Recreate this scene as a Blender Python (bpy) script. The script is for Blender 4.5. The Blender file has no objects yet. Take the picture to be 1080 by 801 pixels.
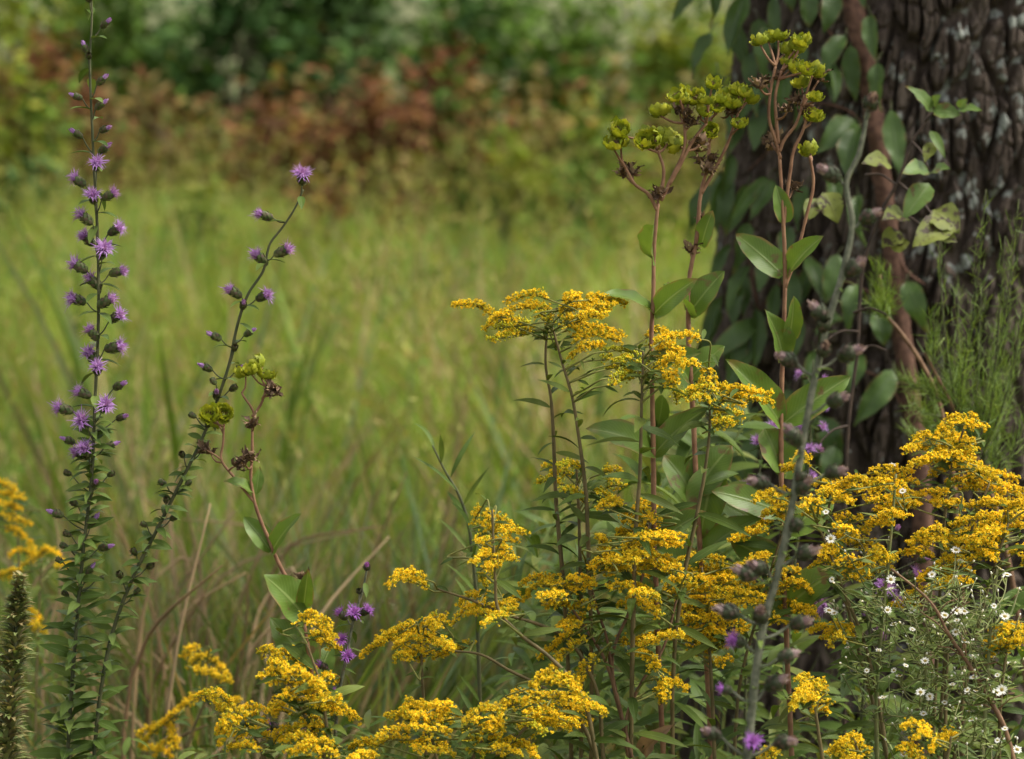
import bpy, math, random
import numpy as np
from mathutils import Vector, Matrix

random.seed(7)
rng = np.random.default_rng(7)
sc = bpy.context.scene
COL = sc.collection

# ------------------------------------------------------------------ camera
PITCH = math.radians(8.0)
CAM = np.array([0.0, 0.0, 1.3])
FW = np.array([0, math.cos(PITCH), -math.sin(PITCH)])
RT = np.array([1.0, 0, 0])
UP = np.array([0, math.sin(PITCH), math.cos(PITCH)])
K = 0.32 / 1080.0
Z = np.array([0, 0, 1.0])


def P(px, py, d):
    return CAM + d * FW + RT * (px - 540) * K * d + UP * (400.5 - py) * K * d


cd = bpy.data.cameras.new('camera')
cam = bpy.data.objects.new('camera', cd)
COL.objects.link(cam)
cam.location = CAM
cam.rotation_euler = (math.pi / 2 - PITCH, 0, 0)
cd.lens = 112.5
cd.sensor_width = 36
cd.clip_end = 1000
cd.dof.use_dof = True
cd.dof.focus_distance = 2.5
cd.dof.aperture_fstop = 8.5
sc.camera = cam


# ------------------------------------------------------------------ helpers
def nrm(v):
    v = np.asarray(v, float)
    n = np.linalg.norm(v, axis=-1, keepdims=True)
    return v / np.maximum(n, 1e-9)


class MB:
    def __init__(self):
        self.V, self.F, self.M, self.U = [], [], [], []
        self.n = 0

    def add(self, V, F, mat=0, uv=None):
        V = np.asarray(V, float)
        self.V.append(V)
        self.U.append(np.zeros((len(V), 2)) if uv is None else np.asarray(uv, float))
        if not isinstance(F, list) or np.ndim(F[0]) == 1:
            F = [F]
        for f in F:
            f = np.asarray(f, int)
            if len(f) == 0:
                continue
            self.F.append(f + self.n)
            self.M.append(np.broadcast_to(np.asarray(mat), (len(f),)))
        self.n += len(V)

    def mesh(self, name, mats, origin=(0, 0, 0), smooth=True):
        me = bpy.data.meshes.new(name)
        if self.n == 0:
            return me
        V = np.concatenate(self.V) - np.asarray(origin, float)
        U = np.concatenate(self.U)
        loops = np.concatenate([f.ravel() for f in self.F])
        tot = np.concatenate([np.full(len(f), f.shape[1]) for f in self.F])
        start = np.concatenate([[0], np.cumsum(tot)[:-1]])
        me.vertices.add(len(V))
        me.vertices.foreach_set('co', V.astype(np.float32).ravel())
        me.loops.add(len(loops))
        me.loops.foreach_set('vertex_index', loops.astype(np.int32))
        me.polygons.add(len(tot))
        me.polygons.foreach_set('loop_start', start.astype(np.int32))
        me.polygons.foreach_set('material_index', np.concatenate(self.M).astype(np.int32))
        me.polygons.foreach_set('use_smooth', np.full(len(tot), smooth))
        uvl = me.uv_layers.new(name='UVMap')
        uvl.data.foreach_set('uv', U[loops].astype(np.float32).ravel())
        for m in (mats if isinstance(mats, (list, tuple)) else [mats]):
            me.materials.append(m)
        me.update(calc_edges=True)
        me.validate()
        return me

    def build(self, name, mats, parent=None, origin=(0, 0, 0), smooth=True):
        o = bpy.data.objects.new(name, self.mesh(name, mats, origin, smooth))
        COL.objects.link(o)
        if parent is not None:
            o.parent = parent
        else:
            o.location = origin
        return o


def tag(o, label=None, cat=None, group=None, kind=None):
    if label:
        o['label'] = label
    if cat:
        o['category'] = cat
    if group:
        o['group'] = group
    if kind:
        o['kind'] = kind
    return o


def thing(name, loc, label, cat, group=None):
    o = bpy.data.objects.new(name, None)
    o.empty_display_size = 0.05
    COL.objects.link(o)
    o.location = loc
    return tag(o, label, cat, group)


def smooth_path(pts, n=6):
    p = np.asarray(pts, float)
    if len(p) < 3:
        t = np.linspace(0, 1, n + 1)[:, None]
        return p[0] * (1 - t) + p[-1] * t
    h = np.maximum(np.linalg.norm(np.diff(p, axis=0), axis=1), 1e-6)[:, None]
    sl_ = np.diff(p, axis=0) / h
    m = np.empty_like(p)
    m[1:-1] = (sl_[:-1] * h[1:] + sl_[1:] * h[:-1]) / (h[1:] + h[:-1])
    m[0], m[-1] = sl_[0], sl_[-1]
    out = []
    for i in range(len(p) - 1):
        for t in np.linspace(0, 1, n, endpoint=False):
            t2, t3 = t * t, t ** 3
            out.append((2 * t3 - 3 * t2 + 1) * p[i] + (t3 - 2 * t2 + t) * h[i] * m[i] + (3 * t2 - 2 * t3) * p[i + 1] + (t3 - t2) * h[i] * m[i + 1])
    out.append(p[-1])
    return np.array(out)


def tube(mb, pts, r, sides=6, mat=0, bumpy=0.0):
    p = np.asarray(pts, float)
    n = len(p)
    r = np.broadcast_to(np.asarray(r, float), (n,)) if np.ndim(r) == 0 else np.interp(np.linspace(0, 1, n), np.linspace(0, 1, len(r)), r)
    t = nrm(np.gradient(p, axis=0))
    ref = np.array([0.31, 0.95, 0.05])
    a = nrm(np.cross(t, ref))
    b = np.cross(t, a)
    ang = np.arange(sides) * 2 * math.pi / sides
    rr = r[:, None] * np.ones((n, sides))
    if bumpy:
        rr = rr * (1 + bumpy * rng.normal(size=(n, sides)))
    V = p[:, None, :] + rr[:, :, None] * (a[:, None, :] * np.cos(ang)[None, :, None] + b[:, None, :] * np.sin(ang)[None, :, None])
    i = np.arange(n - 1)[:, None] * sides
    j = np.arange(sides)[None, :]
    k = (j + 1) % sides
    F = np.stack([i + j, i + k, i + sides + k, i + sides + j], -1).reshape(-1, 4)
    uv = np.stack([np.tile(ang / 6.283, n), np.repeat(np.linspace(0, 1, n), sides)], -1)
    c0, c1 = n * sides, n * sides + 1
    caps = [[c0, (q + 1) % sides, q] for q in range(sides)] + [[c1, (n - 1) * sides + q, (n - 1) * sides + (q + 1) % sides] for q in range(sides)]
    mb.add(np.vstack([V.reshape(-1, 3), p[:1], p[-1:]]), [F, np.array(caps)], mat, np.vstack([uv, [[0, 0], [0, 1]]]))


def leaf(mb, p0, p1, up, W, bend=0.1, fold=0.3, shape='lance', ripple=0.0, mat=0, nl=8, nw=4, twist=0.0):
    p0 = np.asarray(p0, float)
    p1 = np.asarray(p1, float)
    ax = p1 - p0
    L = np.linalg.norm(ax)
    T = ax / max(L, 1e-9)
    S = np.cross(T, up)
    if np.linalg.norm(S) < 1e-4:
        S = np.cross(T, np.array([0.3, 0.9, 0.2]))
    S = nrm(S)
    N = np.cross(S, T)
    t = np.linspace(0, 1, nl + 1)
    if shape == 'ovate':
        f = (t ** 0.6) * (1 - t) ** 1.05
    elif shape == 'round':
        f = np.sqrt(np.maximum(t * (1 - t), 0)) * (1 - 0.25 * t)
    elif shape == 'clasp':
        f = (0.22 + t ** 0.6) * (1 - t) ** 0.75
    else:
        f = np.sin(math.pi * t ** 0.8) ** 0.9
    f = f / f.max()
    s = np.linspace(-1, 1, nw + 1)
    w = (W / 2 * f)[:, None]
    ph = rng.uniform(0, 6.28)
    tw = (twist * (t - 0.3))[:, None]
    cf, sf = math.cos(fold), math.sin(fold)
    lat = s[None, :] * w * cf
    hgt = np.abs(s)[None, :] * w * sf + ripple * W * np.abs(s)[None, :] * np.sin(t[:, None] * 17 + ph + s[None, :] * 2.0)
    lat2 = lat * np.cos(tw) - hgt * np.sin(tw)
    hgt2 = lat * np.sin(tw) + hgt * np.cos(tw)
    cen = p0 + ax * t[:, None] + N * (bend * L * 4 * t * (1 - t))[:, None]
    V = cen[:, None, :] + S * lat2[:, :, None] + N * hgt2[:, :, None]
    uv = np.stack(np.broadcast_arrays((s[None, :] + 1) / 2, t[:, None]), -1)
    i = np.arange(nl)[:, None] * (nw + 1)
    j = np.arange(nw)[None, :]
    F = np.stack([i + j, i + j + 1, i + nw + 2 + j, i + nw + 1 + j], -1).reshape(-1, 4)
    mb.add(V.reshape(-1, 3), F, mat, uv.reshape(-1, 2))


class Tmpl:
    def __init__(self, V, groups, uv=None):
        self.V = np.asarray(V, float)
        self.g = [(np.asarray(f, int), m) for f, m in groups]
        self.uv = np.zeros((len(self.V), 2)) if uv is None else np.asarray(uv, float)


def inst(mb, tm, R, T, mat=None):
    """copy a little template to n places inside one part (R: n,3,3 columns = axes * scale)."""
    n = len(T)
    if n == 0:
        return
    nv = len(tm.V)
    V = np.einsum('nij,vj->nvi', R, tm.V) + np.asarray(T)[:, None, :]
    off = (np.arange(n) * nv)
    Fs, Ms = [], []
    for f, m in tm.g:
        Fs.append((f[None] + off[:, None, None]).reshape(-1, f.shape[1]))
        Ms.append(m if mat is None else mat)
    base = mb.n
    mb.V.append(V.reshape(-1, 3))
    mb.U.append(np.tile(tm.uv, (n, 1)))
    for F, m in zip(Fs, Ms):
        mb.F.append(F + base)
        mb.M.append(np.full(len(F), m))
    mb.n += n * nv


def frames(D, scale, spin=None):
    D = nrm(D)
    n = len(D)
    ref = rng.normal(size=(n, 3))
    A = nrm(np.cross(D, ref))
    B = np.cross(D, A)
    return np.stack([A, B, D], -1) * np.asarray(scale).reshape(-1, 1, 1)


# ------------------------------------------------------------------ materials
def lin(h):
    h = h.lstrip('#')
    c = [int(h[i:i + 2], 16) / 255 for i in (0, 2, 4)]
    return tuple((x / 12.92 if x <= 0.04045 else ((x + 0.055) / 1.055) ** 2.4) for x in c) + (1,)


def new_mat(name):
    m = bpy.data.materials.new(name)
    m.use_nodes = True
    nt = m.node_tree
    nt.nodes.clear()
    return m, nt, nt.nodes, nt.links


def N(nodes, t, **kw):
    n = nodes.new(t)
    for k, v in kw.items():
        if k.startswith('i_'):
            key = k[2:].replace('_', ' ')
            n.inputs[key].default_value = v
        else:
            setattr(n, k, v)
    return n


def ramp(nodes, links, fac, stops, interp='LINEAR'):
    r = nodes.new('ShaderNodeValToRGB')
    r.color_ramp.interpolation = interp
    e = r.color_ramp.elements
    while len(e) > 1:
        e.remove(e[-1])
    e[0].position, e[0].color = stops[0]
    for p, c in stops[1:]:
        x = e.new(p)
        x.color = c
    links.new(fac, r.inputs[0])
    return r.outputs[0]


def mixc(nodes, links, fac, a, b, mode='MIX'):
    m = nodes.new('ShaderNodeMix')
    m.data_type = 'RGBA'
    m.blend_type = mode
    for sock, v in ((m.inputs[0], fac), (m.inputs[6], a), (m.inputs[7], b)):
        if hasattr(v, 'is_linked') or hasattr(v, 'links'):
            links.new(v, sock)
        else:
            sock.default_value = v
    return m.outputs[2]


def math_n(nodes, links, op, a, b=None, clamp=False):
    m = nodes.new('ShaderNodeMath')
    m.operation = op
    m.use_clamp = clamp
    for i, v in enumerate((a, b)):
        if v is None:
            continue
        if isinstance(v, (int, float)):
            m.inputs[i].default_value = v
        else:
            links.new(v, m.inputs[i])
    return m.outputs[0]


def foliage_mat(name, cols, rough=0.5, trans=0.3, vein=None, veinamt=0.5, noise=40.0, spots=None, spotamt=0.0,
                patch=None, spec=0.3, spotlo=.52, edge=None):
    """cols: list of linear rgba the single leaves vary through; patch = (scale, colour, low, high): drifts of another colour."""
    m, nt, nodes, links = new_mat(name)
    geo = N(nodes, 'ShaderNodeNewGeometry')
    stops = [(i / max(1, len(cols) - 1), c) for i, c in enumerate(cols)]
    col = ramp(nodes, links, geo.outputs['Random Per Island'], stops)
    tc = N(nodes, 'ShaderNodeTexCoord')
    nz = N(nodes, 'ShaderNodeTexNoise', i_Scale=noise, i_Detail=3.0)
    links.new(tc.outputs['Object'], nz.inputs['Vector'])
    k = ramp(nodes, links, nz.outputs['Fac'], [(0.3, (0.68, 0.7, 0.66, 1)), (0.7, (1.25, 1.22, 1.2, 1))])
    col = mixc(nodes, links, 1.0, col, k, 'MULTIPLY')
    if patch:
        for (scl, pc, lo, hi) in patch:
            pn = N(nodes, 'ShaderNodeTexNoise', i_Scale=scl, i_Detail=2.0)
            links.new(tc.outputs['Object'], pn.inputs['Vector'])
            f = ramp(nodes, links, pn.outputs['Fac'], [(lo, (0, 0, 0, 1)), (hi, (1, 1, 1, 1))])
            col = mixc(nodes, links, f, col, pc)
    if vein or spots:
        uv = N(nodes, 'ShaderNodeUVMap')
        sep = N(nodes, 'ShaderNodeSeparateXYZ')
        links.new(uv.outputs[0], sep.inputs[0])
        du = math_n(nodes, links, 'ABSOLUTE', math_n(nodes, links, 'SUBTRACT', sep.outputs[0], 0.5))
    bumpsrc = None
    if vein:
        mid = ramp(nodes, links, du, [(0.012, (1, 1, 1, 1)), (0.05, (0, 0, 0, 1))])
        w = math_n(nodes, links, 'MULTIPLY', math_n(nodes, links, 'SUBTRACT', sep.outputs[1], math_n(nodes, links, 'MULTIPLY', du, 0.55)), 52.0)
        sv = math_n(nodes, links, 'POWER', math_n(nodes, links, 'ABSOLUTE', math_n(nodes, links, 'COSINE', w)), 14.0)
        vv = math_n(nodes, links, 'MAXIMUM', mid, math_n(nodes, links, 'MULTIPLY', sv, 0.2))
        bumpsrc = vv
        col = mixc(nodes, links, math_n(nodes, links, 'MULTIPLY', vv, veinamt), col, vein)
    if spots:
        sn = N(nodes, 'ShaderNodeTexNoise', i_Scale=spotamt, i_Detail=4.0)
        links.new(tc.outputs['Object'], sn.inputs['Vector'])
        f = ramp(nodes, links, sn.outputs['Fac'], [(spotlo, (0, 0, 0, 1)), (spotlo + .06, (1, 1, 1, 1))])
        col = mixc(nodes, links, f, col, spots)
    if edge:                                              # margins and tips gone brown in places
        e_ = math_n(nodes, links, 'MAXIMUM', ramp(nodes, links, du, [(.40, (0, 0, 0, 1)), (.5, (1, 1, 1, 1))]), ramp(nodes, links, sep.outputs[1], [(.82, (0, 0, 0, 1)), (1.0, (1, 1, 1, 1))]))
        en = N(nodes, 'ShaderNodeTexNoise', i_Scale=70.0, i_Detail=3.0)
        links.new(tc.outputs['Object'], en.inputs['Vector'])
        e2_ = ramp(nodes, links, en.outputs['Fac'], [(.46, (0, 0, 0, 1)), (.62, (1, 1, 1, 1))])
        col = mixc(nodes, links, math_n(nodes, links, 'MULTIPLY', e_, e2_), col, edge)
    pb = N(nodes, 'ShaderNodeBsdfPrincipled', i_Roughness=rough)
    pb.inputs['Specular IOR Level'].default_value = spec
    links.new(col, pb.inputs['Base Color'])
    bp = N(nodes, 'ShaderNodeBump', i_Strength=0.35, i_Distance=0.0008)
    links.new(bumpsrc if bumpsrc else nz.outputs['Fac'], bp.inputs['Height'])
    links.new(bp.outputs[0], pb.inputs['Normal'])
    out = N(nodes, 'ShaderNodeOutputMaterial')
    if trans > 0:
        tr = N(nodes, 'ShaderNodeBsdfTranslucent')
        tcol = mixc(nodes, links, 1.0, col, (1.25, 1.15, 0.6, 1), 'MULTIPLY')
        links.new(tcol, tr.inputs[0])
        mx = N(nodes, 'ShaderNodeMixShader')
        mx.inputs[0].default_value = trans
        links.new(pb.outputs[0], mx.inputs[1])
        links.new(tr.outputs[0], mx.inputs[2])
        links.new(mx.outputs[0], out.inputs[0])
    else:
        links.new(pb.outputs[0], out.inputs[0])
    return m


def stem_mat(name, c1, c2, scale=90.0, rough=0.65):
    m, nt, nodes, links = new_mat(name)
    tc = N(nodes, 'ShaderNodeTexCoord')
    nz = N(nodes, 'ShaderNodeTexNoise', i_Scale=scale, i_Detail=4.0)
    links.new(tc.outputs['Object'], nz.inputs['Vector'])
    col = ramp(nodes, links, nz.outputs['Fac'], [(0.33, c1), (0.67, c2)])
    pb = N(nodes, 'ShaderNodeBsdfPrincipled', i_Roughness=rough)
    pb.inputs['Specular IOR Level'].default_value = 0.25
    links.new(col, pb.inputs['Base Color'])
    bp = N(nodes, 'ShaderNodeBump', i_Strength=0.5, i_Distance=0.001)
    links.new(nz.outputs['Fac'], bp.inputs['Height'])
    links.new(bp.outputs[0], pb.inputs['Normal'])
    out = N(nodes, 'ShaderNodeOutputMaterial')
    links.new(pb.outputs[0], out.inputs[0])
    return m


def c(r, g, b):
    return (r, g, b, 1)


M = {}
M['gold'] = foliage_mat('goldenrod_yellow', [c(.76, .49, .012), c(.85, .60, .016), c(.90, .70, .04), c(.70, .40, .012), c(.86, .63, .02)], 0.6, 0.25, noise=30, spec=.15)
M['goldbud'] = foliage_mat('goldenrod_bud', [c(.34, .36, .025), c(.55, .48, .02), c(.42, .44, .03)], 0.6, 0.2, noise=30, spec=.15)
M['involucre'] = foliage_mat('goldenrod_involucre', [c(.40, .36, .02), c(.58, .44, .02)], 0.6, 0.1, spec=.2)
M['goldstem'] = stem_mat('goldenrod_stem', c(.075, .060, .020), c(.14, .105, .042))
M['goldtwig'] = stem_mat('goldenrod_twig', c(.10, .115, .022), c(.18, .17, .04))
M['brownstem'] = stem_mat('brown_stem', c(.09, .045, .022), c(.20, .115, .06))
M['rosinstem'] = stem_mat('rosinweed_stem', c(.13, .060, .030), c(.25, .135, .07))
M['greenstem'] = stem_mat('green_stem', c(.04, .05, .018), c(.085, .085, .035))
M['greystem'] = stem_mat('grey_hairy_stem', c(.065, .072, .042), c(.15, .15, .10), 220)
M['darkstem'] = stem_mat('dark_stem', c(.03, .02, .014), c(.07, .045, .03))
M['goldleaf'] = foliage_mat('goldenrod_leaf', [c(.04, .07, .010), c(.07, .11, .018), c(.11, .14, .024)], 0.5, 0.25, vein=c(.12, .17, .06), veinamt=.4, spec=.15)
M['liatleaf'] = foliage_mat('blazing_star_leaf', [c(.055, .095, .016), c(.09, .14, .026), c(.13, .18, .04)], 0.5, 0.2, vein=c(.15, .2, .08), veinamt=.5, spec=.12)
M['bract'] = foliage_mat('blazing_star_bract', [c(.045, .07, .018), c(.085, .115, .03), c(.10, .065, .045), c(.13, .15, .05)], 0.6, 0.08)
M['bractpink'] = foliage_mat('dusky_bract', [c(.035, .05, .022), c(.06, .07, .035), c(.12, .07, .065)], 0.6, 0.08)
M['purple'] = foliage_mat('blazing_star_floret', [c(.32, .14, .46), c(.45, .24, .60), c(.58, .38, .71)], 0.6, 0.3, spec=.1)
M['duskpink'] = foliage_mat('dusky_floret', [c(.24, .15, .17), c(.34, .24, .24), c(.44, .34, .31)], 0.7, 0.15, spec=.1)
M['magenta'] = foliage_mat('magenta_floret', [c(.34, .11, .50), c(.48, .21, .62)], 0.6, 0.25, spec=.1)
M['rosinleaf'] = foliage_mat('rosinweed_leaf', [c(.065, .125, .018), c(.095, .165, .024), c(.14, .205, .034)], 0.42, 0.3, vein=c(.22, .28, .09), veinamt=.6, noise=25, spots=c(.12, .085, .03), spotamt=60, spotlo=.62, edge=c(.22, .14, .05))
M['rosinhead'] = foliage_mat('rosinweed_green_bract', [c(.17, .22, .015), c(.30, .34, .02), c(.46, .45, .04)], 0.5, 0.25, vein=c(.20, .26, .03), veinamt=.3, noise=120)
M['dryhead'] = foliage_mat('rosinweed_dry_bract', [c(.06, .034, .02), c(.17, .105, .06), c(.33, .23, .14)], 0.8, 0.05, noise=150)
M['vineleaf'] = foliage_mat('vine_leaf', [c(.020, .046, .010), c(.036, .072, .015), c(.065, .115, .024), c(.045, .085, .024)], 0.46, 0.2, vein=c(.07, .10, .04), veinamt=.3, noise=30, spec=.32, edge=c(.14, .10, .03))
M['vinewood'] = stem_mat('vine_bark', c(.055, .028, .019), c(.15, .080, .052), 130, .9)
M['saplingleaf'] = foliage_mat('sapling_leaf', [c(.09, .16, .035), c(.13, .20, .05)], 0.45, 0.3, vein=c(.2, .26, .1), veinamt=.5, noise=40, edge=c(.2, .13, .04), spots=c(.12, .085, .03), spotamt=90, spotlo=.6)
M['mottled'] = foliage_mat('mottled_leaf', [c(.20, .19, .02), c(.12, .16, .03), c(.26, .20, .02)], 0.6, 0.25, vein=c(.1, .1, .03), veinamt=.4, noise=40, spots=c(.045, .03, .014), spotamt=130)
M['fennel'] = foliage_mat('feathery_leaf', [c(.10, .17, .03), c(.15, .23, .04), c(.20, .27, .055)], 0.55, 0.3)
M['aster'] = foliage_mat('aster_petal', [c(.70, .70, .68), c(.80, .79, .76)], 0.6, 0.3, noise=20, spec=.15)
M['asterdisc'] = foliage_mat('aster_disc', [c(.5, .36, .05), c(.34, .25, .06)], 0.7, 0.0)
M['asterleaf'] = foliage_mat('aster_leaf', [c(.09, .14, .03), c(.14, .19, .04), c(.20, .23, .06)], 0.5, 0.25)
M['asterstem'] = stem_mat('aster_stem', c(.09, .12, .03), c(.16, .15, .06))
M['under'] = foliage_mat('undergrowth_leaf', [c(.04, .07, .012), c(.065, .11, .018), c(.10, .145, .024), c(.13, .15, .034)], 0.5, 0.25, vein=c(.12, .17, .06), veinamt=.3, noise=20, spec=.15)
M['dryleaf'] = foliage_mat('dry_leaf', [c(.30, .20, .14), c(.24, .15, .09)], 0.75, 0.15, vein=c(.16, .1, .06), veinamt=.6, noise=60)
M['spike'] = foliage_mat('spent_spike_bract', [c(.13, .18, .05), c(.20, .24, .085), c(.30, .23, .11), c(.16, .21, .07)], 0.6, 0.25)
M['meadow'] = foliage_mat('meadow_grass', [c(.13, .23, .034), c(.19, .31, .042), c(.245, .345, .05), c(.31, .385, .065), c(.19, .295, .08), c(.30, .325, .09), c(.39, .33, .16)], 0.6, 0.4, noise=6,
                          patch=[(1.1, c(.12, .21, .04), .52, .68), (2.3, c(.28, .20, .08), .61, .75), (3.1, c(.27, .33, .04), .58, .70)], spec=.15)
M['tallgrass'] = foliage_mat('tall_grass', [c(.07, .12, .02), c(.11, .18, .026), c(.16, .23, .035), c(.20, .26, .05), c(.27, .20, .09), c(.18, .13, .06), c(.13, .19, .08), c(.13, .20, .10), c(.34, .26, .13)], 0.6, 0.3, noise=8, spec=.15)
M['straw'] = foliage_mat('dead_straw', [c(.30, .20, .10), c(.38, .27, .14), c(.23, .14, .07), c(.44, .34, .19)], 0.8, 0.1, noise=15)
M['seed'] = foliage_mat('grass_seedhead', [c(.30, .30, .08), c(.26, .28, .06), c(.30, .22, .085)], 0.8, 0.3, noise=8)
M['bushwood'] = stem_mat('bush_wood', c(.05, .033, .02), c(.11, .07, .045), 20)
M['shrub_dark'] = foliage_mat('shrub_dark', [c(.028, .06, .016), c(.05, .10, .026), c(.075, .14, .034), c(.10, .175, .045)], 0.65, 0.2, noise=4, spec=.15)
M['shrub_mid'] = foliage_mat('shrub_mid', [c(.04, .085, .014), c(.08, .145, .022), c(.12, .20, .03)], 0.8, 0.18, noise=4, spec=.1)
M['shrub_blue'] = foliage_mat('shrub_blue', [c(.03, .075, .02), c(.055, .115, .032), c(.08, .145, .04)], 0.75, 0.2, noise=4, spec=.08)
M['shrub_lime'] = foliage_mat('shrub_lime', [c(.11, .16, .018), c(.17, .22, .024), c(.24, .25, .032)], 0.7, 0.3, noise=4, spec=.1)
M['shrub_rust'] = foliage_mat('shrub_rust', [c(.045, .022, .013), c(.095, .042, .022), c(.15, .066, .032), c(.20, .095, .045), c(.26, .14, .04)], 0.85, 0.2, noise=4, spec=.08)
M['shrub_tan'] = foliage_mat('shrub_tan', [c(.13, .11, .035), c(.19, .125, .05), c(.10, .125, .03), c(.25, .17, .05)], 0.8, 0.2, noise=4, spec=.1)


def ground_mat():
    m, nt, nodes, links = new_mat('ground_soil')
    tc = N(nodes, 'ShaderNodeTexCoord')
    n1 = N(nodes, 'ShaderNodeTexNoise', i_Scale=1.3, i_Detail=6.0)
    n2 = N(nodes, 'ShaderNodeTexNoise', i_Scale=35.0, i_Detail=6.0)
    for n in (n1, n2):
        links.new(tc.outputs['Object'], n.inputs['Vector'])
    a = ramp(nodes, links, n1.outputs['Fac'], [(.35, c(.05, .055, .018)), (.5, c(.10, .12, .03)), (.7, c(.13, .10, .045))])
    b = ramp(nodes, links, n2.outputs['Fac'], [(.3, c(.5, .5, .5)), (.7, c(1.35, 1.3, 1.2))])
    col = mixc(nodes, links, 1.0, a, b, 'MULTIPLY')
    pb = N(nodes, 'ShaderNodeBsdfPrincipled', i_Roughness=0.95)
    links.new(col, pb.inputs['Base Color'])
    bp = N(nodes, 'ShaderNodeBump', i_Strength=0.8, i_Distance=0.03)
    links.new(n2.outputs['Fac'], bp.inputs['Height'])
    links.new(bp.outputs[0], pb.inputs['Normal'])
    out = N(nodes, 'ShaderNodeOutputMaterial')
    links.new(pb.outputs[0], out.inputs[0])
    return m


def bark_mat():
    m, nt, nodes, links = new_mat('tree_bark')
    tc = N(nodes, 'ShaderNodeTexCoord')
    mp = N(nodes, 'ShaderNodeMapping')
    mp.inputs['Scale'].default_value = (1, 1, 0.35)
    links.new(tc.outputs['Object'], mp.inputs[0])
    n1 = N(nodes, 'ShaderNodeTexNoise', i_Scale=28.0, i_Detail=6.0)
    n2 = N(nodes, 'ShaderNodeTexNoise', i_Scale=120.0, i_Detail=5.0)
    links.new(mp.outputs[0], n1.inputs['Vector'])
    links.new(mp.outputs[0], n2.inputs['Vector'])
    a = ramp(nodes, links, n1.outputs['Fac'], [(.3, c(.042, .031, .023)), (.5, c(.078, .060, .046)), (.72, c(.14, .112, .088))])
    b = ramp(nodes, links, n2.outputs['Fac'], [(.3, c(.65, .62, .62)), (.7, c(1.3, 1.28, 1.28))])
    col = mixc(nodes, links, 1.0, a, b, 'MULTIPLY')
    # crusts of pale lichen
    l1 = N(nodes, 'ShaderNodeTexNoise', i_Scale=3.4, i_Detail=1.0)
    l2 = N(nodes, 'ShaderNodeTexNoise', i_Scale=48.0, i_Detail=5.0)
    mp2 = N(nodes, 'ShaderNodeMapping')
    mp2.inputs['Location'].default_value = (0.37, 0.2, 0.55)
    links.new(tc.outputs['Object'], mp2.inputs[0])
    links.new(mp2.outputs[0], l1.inputs['Vector'])
    links.new(mp2.outputs[0], l2.inputs['Vector'])
    big = ramp(nodes, links, l1.outputs['Fac'], [(.40, (0, 0, 0, 1)), (.62, (1, 1, 1, 1))])
    th = math_n(nodes, links, 'ADD', l2.outputs['Fac'], math_n(nodes, links, 'MULTIPLY', big, 0.13))
    lf = ramp(nodes, links, th, [(.695, (0, 0, 0, 1)), (.75, (1, 1, 1, 1))])
    col = mixc(nodes, links, math_n(nodes, links, 'MULTIPLY', lf, .85), col, c(.30, .32, .28))
    pb = N(nodes, 'ShaderNodeBsdfPrincipled', i_Roughness=0.9)
    pb.inputs['Specular IOR Level'].default_value = 0.2
    links.new(col, pb.inputs['Base Color'])
    bp = N(nodes, 'ShaderNodeBump', i_Strength=0.9, i_Distance=0.004)
    links.new(n2.outputs['Fac'], bp.inputs['Height'])
    links.new(bp.outputs[0], pb.inputs['Normal'])
    out = N(nodes, 'ShaderNodeOutputMaterial')
    links.new(pb.outputs[0], out.inputs[0])
    return m


# ------------------------------------------------------------------ world + light
w = bpy.data.worlds.new('World')
sc.world = w
w.use_nodes = True
wn = w.node_tree
bg = wn.nodes['Background']
sky = wn.nodes.new('ShaderNodeTexSky')
sky.sky_type = 'NISHITA'
sky.sun_disc = False
ELEV, AZ = math.radians(57), math.radians(88)     # azimuth from +Y, positive = right
sky.sun_elevation = ELEV
sky.sun_rotation = AZ
sky.dust_density = 4.0
sky.air_density = 1.0
sky.ozone_density = 0.6
hs_ = wn.nodes.new('ShaderNodeHueSaturation')      # thin overcast: a whiter sky
hs_.inputs['Saturation'].default_value = 0.2
wn.links.new(sky.outputs[0], hs_.inputs['Color'])
wn.links.new(hs_.outputs[0], bg.inputs[0])
bg.inputs[1].default_value = 0.15
sl = bpy.data.lights.new('sun', 'SUN')
sl.energy = 2.1
sl.angle = math.radians(20)
sl.color = (1.0, 0.93, 0.82)
so = bpy.data.objects.new('sun', sl)
COL.objects.link(so)
sdir = Vector((math.sin(AZ) * math.cos(ELEV), math.cos(AZ) * math.cos(ELEV), math.sin(ELEV)))
so.rotation_euler = (-sdir).to_track_quat('-Z', 'Y').to_euler()
so.location = (-3, -3, 8)
sc.view_settings.view_transform = 'Standard'
sc.view_settings.look = 'None'
sc.view_settings.gamma = 1
sc.view_settings.use_curve_mapping = False
sc.view_settings.exposure = 1.05

# ------------------------------------------------------------------ ground
gm = MB()
ys = np.concatenate([np.linspace(-30, 25, 80), [60, 140, 400]])
xs = np.concatenate([[-400, -120, -50], np.linspace(-20, 20, 70), [50, 120, 400]])
X, Y = np.meshgrid(xs, ys)
Zg = 0.015 * np.sin(X * 2.1 + 1) * np.cos(Y * 1.7) - 0.015
V = np.stack([X, Y, Zg], -1).reshape(-1, 3)
nx = len(xs)
i = np.arange(len(ys) - 1)[:, None] * nx
j = np.arange(nx - 1)[None]
gm.add(V, np.stack([i + j, i + j + 1, i + nx + j + 1, i + nx + j], -1).reshape(-1, 4))
tag(gm.build('ground', ground_mat()), kind='structure')


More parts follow.
